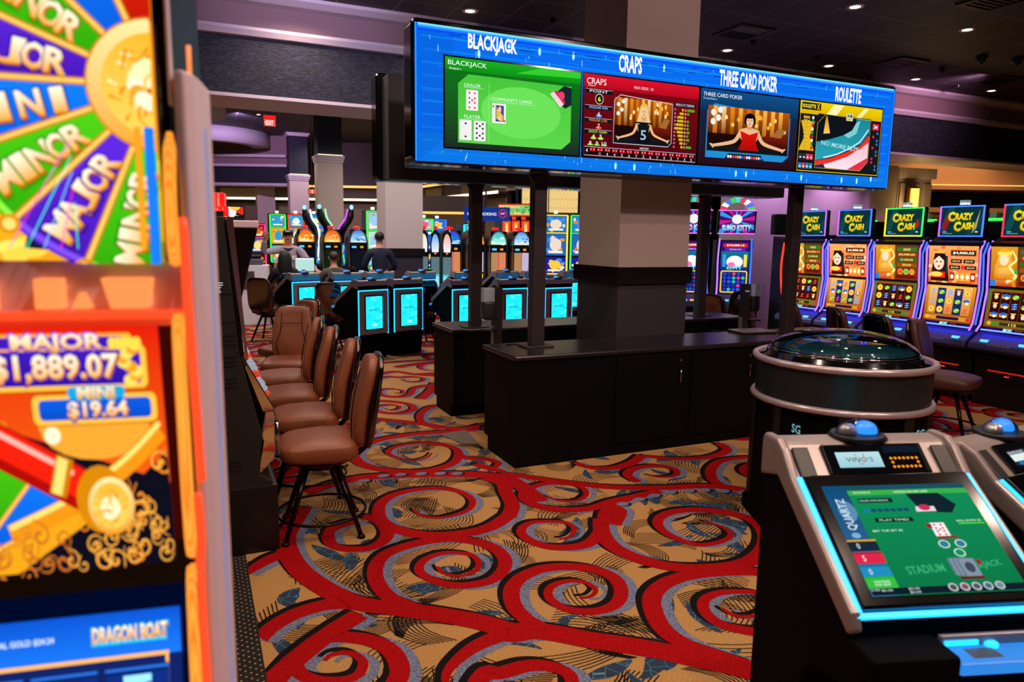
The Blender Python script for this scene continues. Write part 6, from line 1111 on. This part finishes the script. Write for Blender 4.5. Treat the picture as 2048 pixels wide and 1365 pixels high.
tall_slot('large gold framed slot with a sky blue top screen, beside the front post', (8.02, 15.25, 0), radians(-24), .56, 2.36, (.42, .56, .42), ('1c80d0', '2468c0', '1a20a8'), ('ffd040', 'f0a020', 'f4e0d0', '4090f0'), 'yellow')
tall_slot('large green framed slot with a sky blue top screen, beside the pier', (8.62, 15.0, 0), radians(-24), .56, 2.36, (.42, .56, .42), ('2088d8', '2468c0', '1a20a8'), ('ffc040', 'f08020', 'f4e0d0', '4090f0'), 'green')
for (x, y, h_, lb, fr_, bg) in ((6.07, 19.49, 2.3, 'slot with a white and green top behind the thin arched row', 'green', 'c0d0c8'), (6.6, 19.9, 2.3, 'slot with a blue top behind the deep blue arch', 'blue', '2070e0'), (7.15, 18.6, 2.15, 'slot with a cyan and pink top, in front of the bulkhead', 'cyan', '30b0d8')): tall_slot(lb, (x, y, 0), 0, .45, h_, (.3, .6, .5), (bg, '2060c0', '103070'), ('f4f8ff', 'f06080', '40d0f0', 'ffd040'), fr_)
for i, (x, y) in enumerate(((7.50, 17.0), (7.72, 16.9), (7.95, 16.8), (8.18, 16.7))):
    tall_slot(('narrow flame topped slot under the green lettered marquee, beside the banner', 'narrow flame topped slot, second under the green lettered marquee', 'narrow flame topped slot, third under the green lettered marquee', 'narrow flame topped slot hidden by the front sign post')[i], (x, y, 0), 0, .17, 2.24, (.32, .14, .5), ('f09020', 'e02020', '3040b0'), ('ffc030', 'ff8020', 'ffe890'), 'red', cap='candle_red')
t = thing('marquee_sign', 'long lit marquee with green lettering above the flame topped slots', 'sign', (7.85, 17.15, 2.36), radians(-24)); p = Pic(.95, .3, 'f4c878'); rr = random.Random(3)
for k in range(26): p.ell(rr.uniform(.1, .9), rr.uniform(.08, .24), .045, .035, rr.choice(('18a838', '30d050', '0c8828', '50e868')))
p.rect(0, 0, .95, .03, 'e0502c'); p.rect(0, .27, .95, .03, 'e0502c'); p.text('LUCKY LUCKY', .5, .15, .6, .1, '18a838', bold=.05, out='d0f8d0'); p.build('lit_face', t, front(-.475, -.06, .02)); MB().box(-.5, .5, -.058, .06, 0, .34, mat('marquee_red', '8c3020', .5)).box(-.03, .03, -.03, .03, .34, CZ2-2.36, BLK).build('box', t)
def thin_arch(label, x, y, c):
    t = thing('narrow_arched_slot', label, 'slot machine', (x, y, 0), radians(-20), 'thin arched slots seen edge on'); MB().prism([(.11, 0)]+[(.11*cos(pi*k/10), 1.62+.36*sin(pi*k/10)) for k in range(11)]+[(-.11, 0)], 0, .2, SBODY, 'y').build('cabinet', t, .01)
    p = Pic(.19, .5, '0a0a0c'); p.poly([(.095+.085*cos(pi*k/12), .2+.28*sin(pi*k/12)) for k in range(13)]+[(.02, .06), (.17, .06)], c, 'f4f8ff'); p.ell(.095, .03, .03, .02, 'ff8030'); p.build('arch_picture', t, front(-.095, -.012, 1.4)); p = Pic(.19, .8, '5c7880'); p.rect(0, .1, .19, .3, '40d0e8')
    for k in range(6): p.rect(.02, .12+.04*k, .15, .02, 'e8ffff')
    p.build('reel_picture', t, front(-.095, -.012, .55)); MB().box(-.05, .05, .1, .2, 1.98, 2.05, glow('red_cap', 'e8141c', 1.1)).build('red_beacon', t)
for i, (x, y, c) in enumerate(((4.93, 15.95, 'f0f0d0'), (5.13, 15.7, '40a8f0'), (5.33, 15.45, 'f0a890'))): thin_arch(('narrow arched slot tight against the wide cream column', 'narrow arched slot with a blue crown, middle one of three edge-on', 'narrow arched slot with a pink crown, next to the deep blue arch')[i], x, y, c)
def neck(label, x, y, s, c):
    t = thing('curved_arm_slot', label, 'slot machine', (x, y, 0), 0, None); P = lathe_pts([(0, .3, 1.2), (-.05*s, .25, 1.7), (.0, .1, 2.0), (.16*s, .05, 2.25), (.22*s, .0, 2.5)], 5)
    MB().tube(P, [.11]*12+[.1]*6+[.07]*3, SBODY, 12).box(-.12, .12, .15, .45, 0, 1.3, SBODY).build('arm', t); MB().tube([(p.x-.13*s, p.y-.13, p.z) for p in P], .022, glow('arm_led_'+c, {'violet': 'c040ff', 'white': 'd0f0ff', 'green': '80f0a0'}[c], 1.8), 8).build('led_strip', t)
    MB().sq((.22*s, 0, 2.56), (.05, .05, .06), glow('arm_tip', '80d8ff', 1.8)).build('tip_light', t); p = Pic(.22, .6, '2060c0'); art(p, .22, .6, random.Random(8), ('40e0f0', 'f4f4ff', 'f08020', '60f080'), 14); p.build('screen', t, front(-.11, .09, 1.0))
neck('slot with a curving white lit arm, first of the pair before the lilac column', 3.10, 20.3, -1, 'white'); neck('slot with a curving green-white lit arm beside the cream column', 3.36, 19.45, -1, 'green'); neck('slot with a curving violet lit arm between two arched slots', 3.74, 19.3, 1, 'violet')
for (x, y, a, k, lb) in ((1.55, 19.3, 170, 'maroon', 'reddish chair in front of the pink framed slot'), (1.75, 18.3, 150, 'maroon', 'second reddish chair near the pink framed slot'), (3.15, 15.9, 180, 'brown', 'brown chair beyond the grey suited man'), (3.3, 16.8, 180, 'brown', 'brown chair in front of the blue crowned arch'), (4.75, 15.3, 170, 'tan', 'pinkish tan chair beside the wide cream column'), (6.2, 14.7, 180, 'maroon', 'maroon chair below the teal crowned arch'), (6.85, 14.5, 180, 'maroon', 'maroon chair by the front sign post'), (7.5, 13.6, 180, 'brown', 'brown chair in front of the gold framed slot')):
    dup({'brown': cb, 'maroon': cm, 'tan': c0}[k], (x, y, 0), radians(a), lb, G3)
# ---------------------------------------------------------------- attendant's desk
t = thing('attendant_desk', 'white desk cabinet with a dark panel, past the dark slot bank', 'desk', (1.12, 15.3, 0), radians(-10)); MB().box(-.3, .3, -.25, .25, 0, 1.2, WHT).build('cabinet', t, .01); MB().box(-.26, .05, -.262, -.25, .72, 1.08, BROWN).build('dark_panel', t)
t = thing('printer', 'dark office machine on top of the white desk cabinet', 'printer', (1.12, 15.3, 1.2), radians(-10)); MB().box(-.22, .2, -.2, .2, 0, .12, GRAYP).build('body', t, .02); MB().box(-.18, .16, -.1, .18, .12, .2, DARKM).build('lid', t, .02)
t = thing('computer_monitor', 'lit spreadsheet monitor between the two seated people', 'monitor', (2.06, 14.7, 1.04), radians(-8)); MB().box(-.19, .19, 0, .03, .04, .33, BLK).build('housing', t, .006); p = Pic(.36, .26, 'bfe8e0'); 
for k in range(9): p.rect(.01, .02+.026*k, .34, .003, '8cc0b8')
p.rect(0, .23, .36, .03, 'e8f8f4'); p.build('spreadsheet', t, front(-.18, -.003, .055)); MB().box(-.03, .03, 0, .03, 0, .05, BLK).box(-.1, .1, -.06, .08, -.0, .012, BLK).build('stand', t)
t = thing('podium_table', 'dark table under the spreadsheet monitor', 'table', (2.05, 14.75, 0), radians(-8)); MB().box(-.3, .24, -.2, .2, 1.0, 1.04, BLK).build('tabletop', t, .005); MB().box(-.2, .2, .0, .15, 0, 1.0, LAM).build('pedestal', t)
# ---------------------------------------------------------------- people
SKIN = mat('skin', 'c98a6c', .5, noise=.05); SKIN2 = mat('skin_tanned', 'b5785a', .5, noise=.05)
def skinned(name, parent, V, E, m, sub=2):
    me = bpy.data.meshes.new(name); me.from_pydata([v[:3] for v in V], E, []); me.materials.append(m); o = bpy.data.objects.new(name, me); col.objects.link(o); o.parent = parent
    sk = o.modifiers.new('skin', 'SKIN'); sk.use_smooth_shade = True; L_ = me.skin_vertices[0].data
    for i, v in enumerate(V): L_[i].radius = (v[3], v[4] if len(v) > 4 else v[3]); L_[i].use_root = (i == 0)
    s = o.modifiers.new('smooth', 'SUBSURF'); s.levels = sub; s.render_levels = sub; return o
def person(label, loc, rz, sc, shirt, pants, arms, seated=False, hairc='1c1210', hair='short', skin=None, turn=0):
    """arms: ((elbow, wrist) of -x arm, (elbow, wrist) of +x arm), faces local -y"""
    t = thing('person', label, 'person', loc, rz); t.scale = (sc, sc, sc); sk = skin or SKIN; H0 = -.42 if seated else 0
    J = [(0, .01, .96+H0, .125, .10), (0, .01, 1.12+H0, .135, .10), (0, .0, 1.30+H0, .155, .11), (0, .01, 1.44+H0, .10, .075), (0, -.005, 1.52+H0, .056), (0, -.03, 1.585+H0, .062, .07), (0, -.02, 1.67+H0, .078, .098), (0, -.01, 1.745+H0, .062, .078)]
    E = [(i, i+1) for i in range(7)]; B = list(J)
    for s, (el, wr) in zip((-1, 1), arms):
        b0 = len(B); el = Vector(el)+Vector((0, 0, H0)); wr = Vector(wr)+Vector((0, 0, H0)); d = (wr-el).normalized(); sh = Vector((s*.185, .01, 1.40+H0))
        B += [(*sh, .062), (*((sh+el)/2), .052), (*el, .042), (*((el+wr)/2), .038), (*wr, .026, .022), (*(wr+d*.05), .036, .02), (*(wr+d*.09), .034, .016)]
        E += [(3, b0)]+[(b0+i, b0+i+1) for i in range(6)]
        up = Vector((0, 0, 1)) if abs(d.z) < .8 else Vector((0, -1, 0)); sd = d.cross(up).normalized()
        for q in range(4):
            i = len(B); o_ = sd*(.024*(1.5-q)*.85); ln = (.062, .078, .082, .07)[q]; B += [(*(wr+d*.10+o_), .0095), (*(wr+d*(.10+ln*.5)+o_*1.25), .009), (*(wr+d*(.10+ln)+o_*1.4-up*.012), .0075)]; E += [(b0+6, i), (i, i+1), (i+1, i+2)]
        i = len(B); B += [(*(wr+d*.045+sd*.045), .011), (*(wr+d*.085+sd*.065), .009)]; E += [(b0+5, i), (i, i+1)]
    for s in (-1, 1):
        b0 = len(B)
        if seated: L_ = [(s*.1, -.0, .50, .088), (s*.12, -.42, .50, .062), (s*.12, -.44, .28, .052), (s*.12, -.42, .07, .038), (s*.12, -.50, .03, .04, .03), (s*.12, -.60, .03, .03, .022)]
        else: L_ = [(s*.1, 0, .88, .095), (s*.11, -.01, .50, .062), (s*.11, .02, .3, .055), (s*.11, .03, .08, .04), (s*.115, -.05, .035, .042, .03), (s*.12, -.14, .03, .032, .022)]
        B += L_; E += [(0, b0)]+[(b0+i, b0+i+1) for i in range(5)]
    skinned('body', t, B, E, sk)
    # shirt and trousers follow the same joints, slightly larger
    V = [(x, y, z, a+.016, (r[0] if r else a)+.016) for x, y, z, a, *r in J[:4]]+[(J[4][0], J[4][1], J[4][2]-.045, .07)]; E2 = [(0, 1), (1, 2), (2, 3), (3, 4)]
    V[0] = (V[0][0], V[0][1], V[0][2]-.04, V[0][3]-.005, V[0][4])
    for s, (el, wr) in zip((-1, 1), arms):
        b0 = len(V); el = Vector(el)+Vector((0, 0, H0)); wr = Vector(wr)+Vector((0, 0, H0)); sh = Vector((s*.185, .01, 1.40+H0)); V += [(*sh, .082), (*((sh+el)/2), .07), (*el, .058), (*(el.lerp(wr, .55)), .05), (*(el.lerp(wr, .93)), .04)]; E2 += [(3, b0)]+[(b0+i, b0+i+1) for i in range(4)]
    so = skinned('shirt', t, V, E2, shirt)
    V = [(0, .01, .95+H0, .142, .118)]; E2 = []
    for s in (-1, 1):
        b0 = len(V); V += [(s*.1, 0, .86, .105), (s*.11, -.01, .50, .078), (s*.11, .02, .3, .07), (s*.11, .03, .1, .062)] if not seated else [(s*.1, -.02, .52, .1), (s*.12, -.42, .5, .078), (s*.12, -.44, .28, .066), (s*.12, -.42, .1, .058)]; E2 += [(0, b0)]+[(b0+i, b0+i+1) for i in range(3)]
    skinned('trousers', t, V, E2, pants); hz = 1.68+H0
    # the head: ears, eyes, nose, mouth, hair
    for s in (-1, 1): MB().sq((s*.083, -.005, hz-.01), (.012, .022, .033), sk, n=10, k=8).build('ear', t); MB().sq((s*.032, -.108, hz+.008), (.013, .009, .008), mat('eye_dark', '1a120e', .3), n=8, k=6).build('eye', t); MB().box(s*.032-.017, s*.032+.017, -.115, -.10, hz+.027, hz+.033, mat('brow', '2a1a12', .8)).build('eyebrow', t)
    MB().sq((0, -.122, hz-.022), (.013, .018, .024), sk, n=10, k=8).build('nose', t); MB().sq((0, -.100, hz-.06), (.026, .012, .007), mat('lips', '9a4a44', .5), n=10, k=6).build('mouth', t)
    hm = mat('hair_'+hairc, hairc, .6, noise=.3, scale=120); b = MB()
    b.sq((0, .012, hz+.032), (.088, .108, .082), hm, n=22, k=12, bend=lambda p: (p.x, p.y+(.02 if p.y < 0 and p.z < .03 else 0), max(p.z, -.012 if p.y < -.02 else -.075)))
    if hair == 'long': b.sq((0, .07, hz-.14), (.12, .075, .24), hm, .7, .8, n=22, k=14)
    b.build('hair', t); return t
GREY = mat('grey_work_shirt', 'a79aa6', .8, noise=.1); NAVYS = mat('navy_polo', '0f1a30', .8, noise=.15); BLKC = mat('black_cloth', '121014', .85); TWEED = mat('olive_grey_suit', '4a4a3e', .85, noise=.2)
m1 = person('man in a dark cap and grey shirt waving one raised hand', (1.88, 15.75, 0), radians(-8), 1.06, GREY, BLKC, (((-.40, -.10, 1.36), (-.36, -.26, 1.62)), ((.34, -.08, 1.14), (.44, -.34, 1.04))), hair='short'); m1.scale = (1.25, 1.15, 1.06)
b = MB(); b.sq((0, .0, 1.752), (.094, .112, .062), mat('navy_cap', '1c2238', .8), n=22, k=12, bend=lambda p: (p.x, p.y, max(p.z, -.01))); b.sq((0, -.13, 1.757), (.075, .065, .008), mat('navy_cap', '1c2238', .8), n=18, k=6); b.build('cap', m1)
MB().box(-.035, .035, -.006, 0, 0, .022, mat('cap_patch', 'c8ccd8', .7)).build('cap_patch', m1).location = (0, -.114, 1.77); MB().box(.06, .13, -.136, -.132, 1.22, 1.3, WHT).build('chest_badge', m1); MB().prism([(-.09, 1.46), (0, 1.37), (.09, 1.46), (0, 1.44)], -.105, -.09, BLKC, 'y').build('dark_collar', m1)
person('broad man in a dark blue shirt standing with his back turned, head bowed', (3.36, 13.78, 0), radians(172), 1.06, NAVYS, BLKC, (((-.29, -.04, 1.14), (-.2, -.26, 1.05)), ((.29, -.04, 1.14), (.2, -.26, 1.05))), hairc='2a1812')
person('seated person with long black hair, back turned, hand raised to the cheek', (1.62, 14.2, .08), radians(175), 1.05, BLKC, BLKC, (((-.26, -.10, 1.16), (-.14, -.28, 1.10)), ((.28, -.12, 1.20), (.16, -.14, 1.50))), seated=True, hairc='0c0808', hair='long')
person('seated man in an olive grey suit, back turned, short hair', (2.5, 13.95, .08), radians(178), 1.04, TWEED, BLKC, (((-.26, -.10, 1.16), (-.14, -.30, 1.10)), ((.26, -.10, 1.16), (.14, -.30, 1.10))), seated=True, hairc='3a2418')
for (x, y, lb) in ((1.62, 14.22, 'chair under the person with long black hair'), (2.5, 13.97, 'chair under the man in the olive grey suit')): dup(cb, (x, y, -.0), pi, lb, G3)
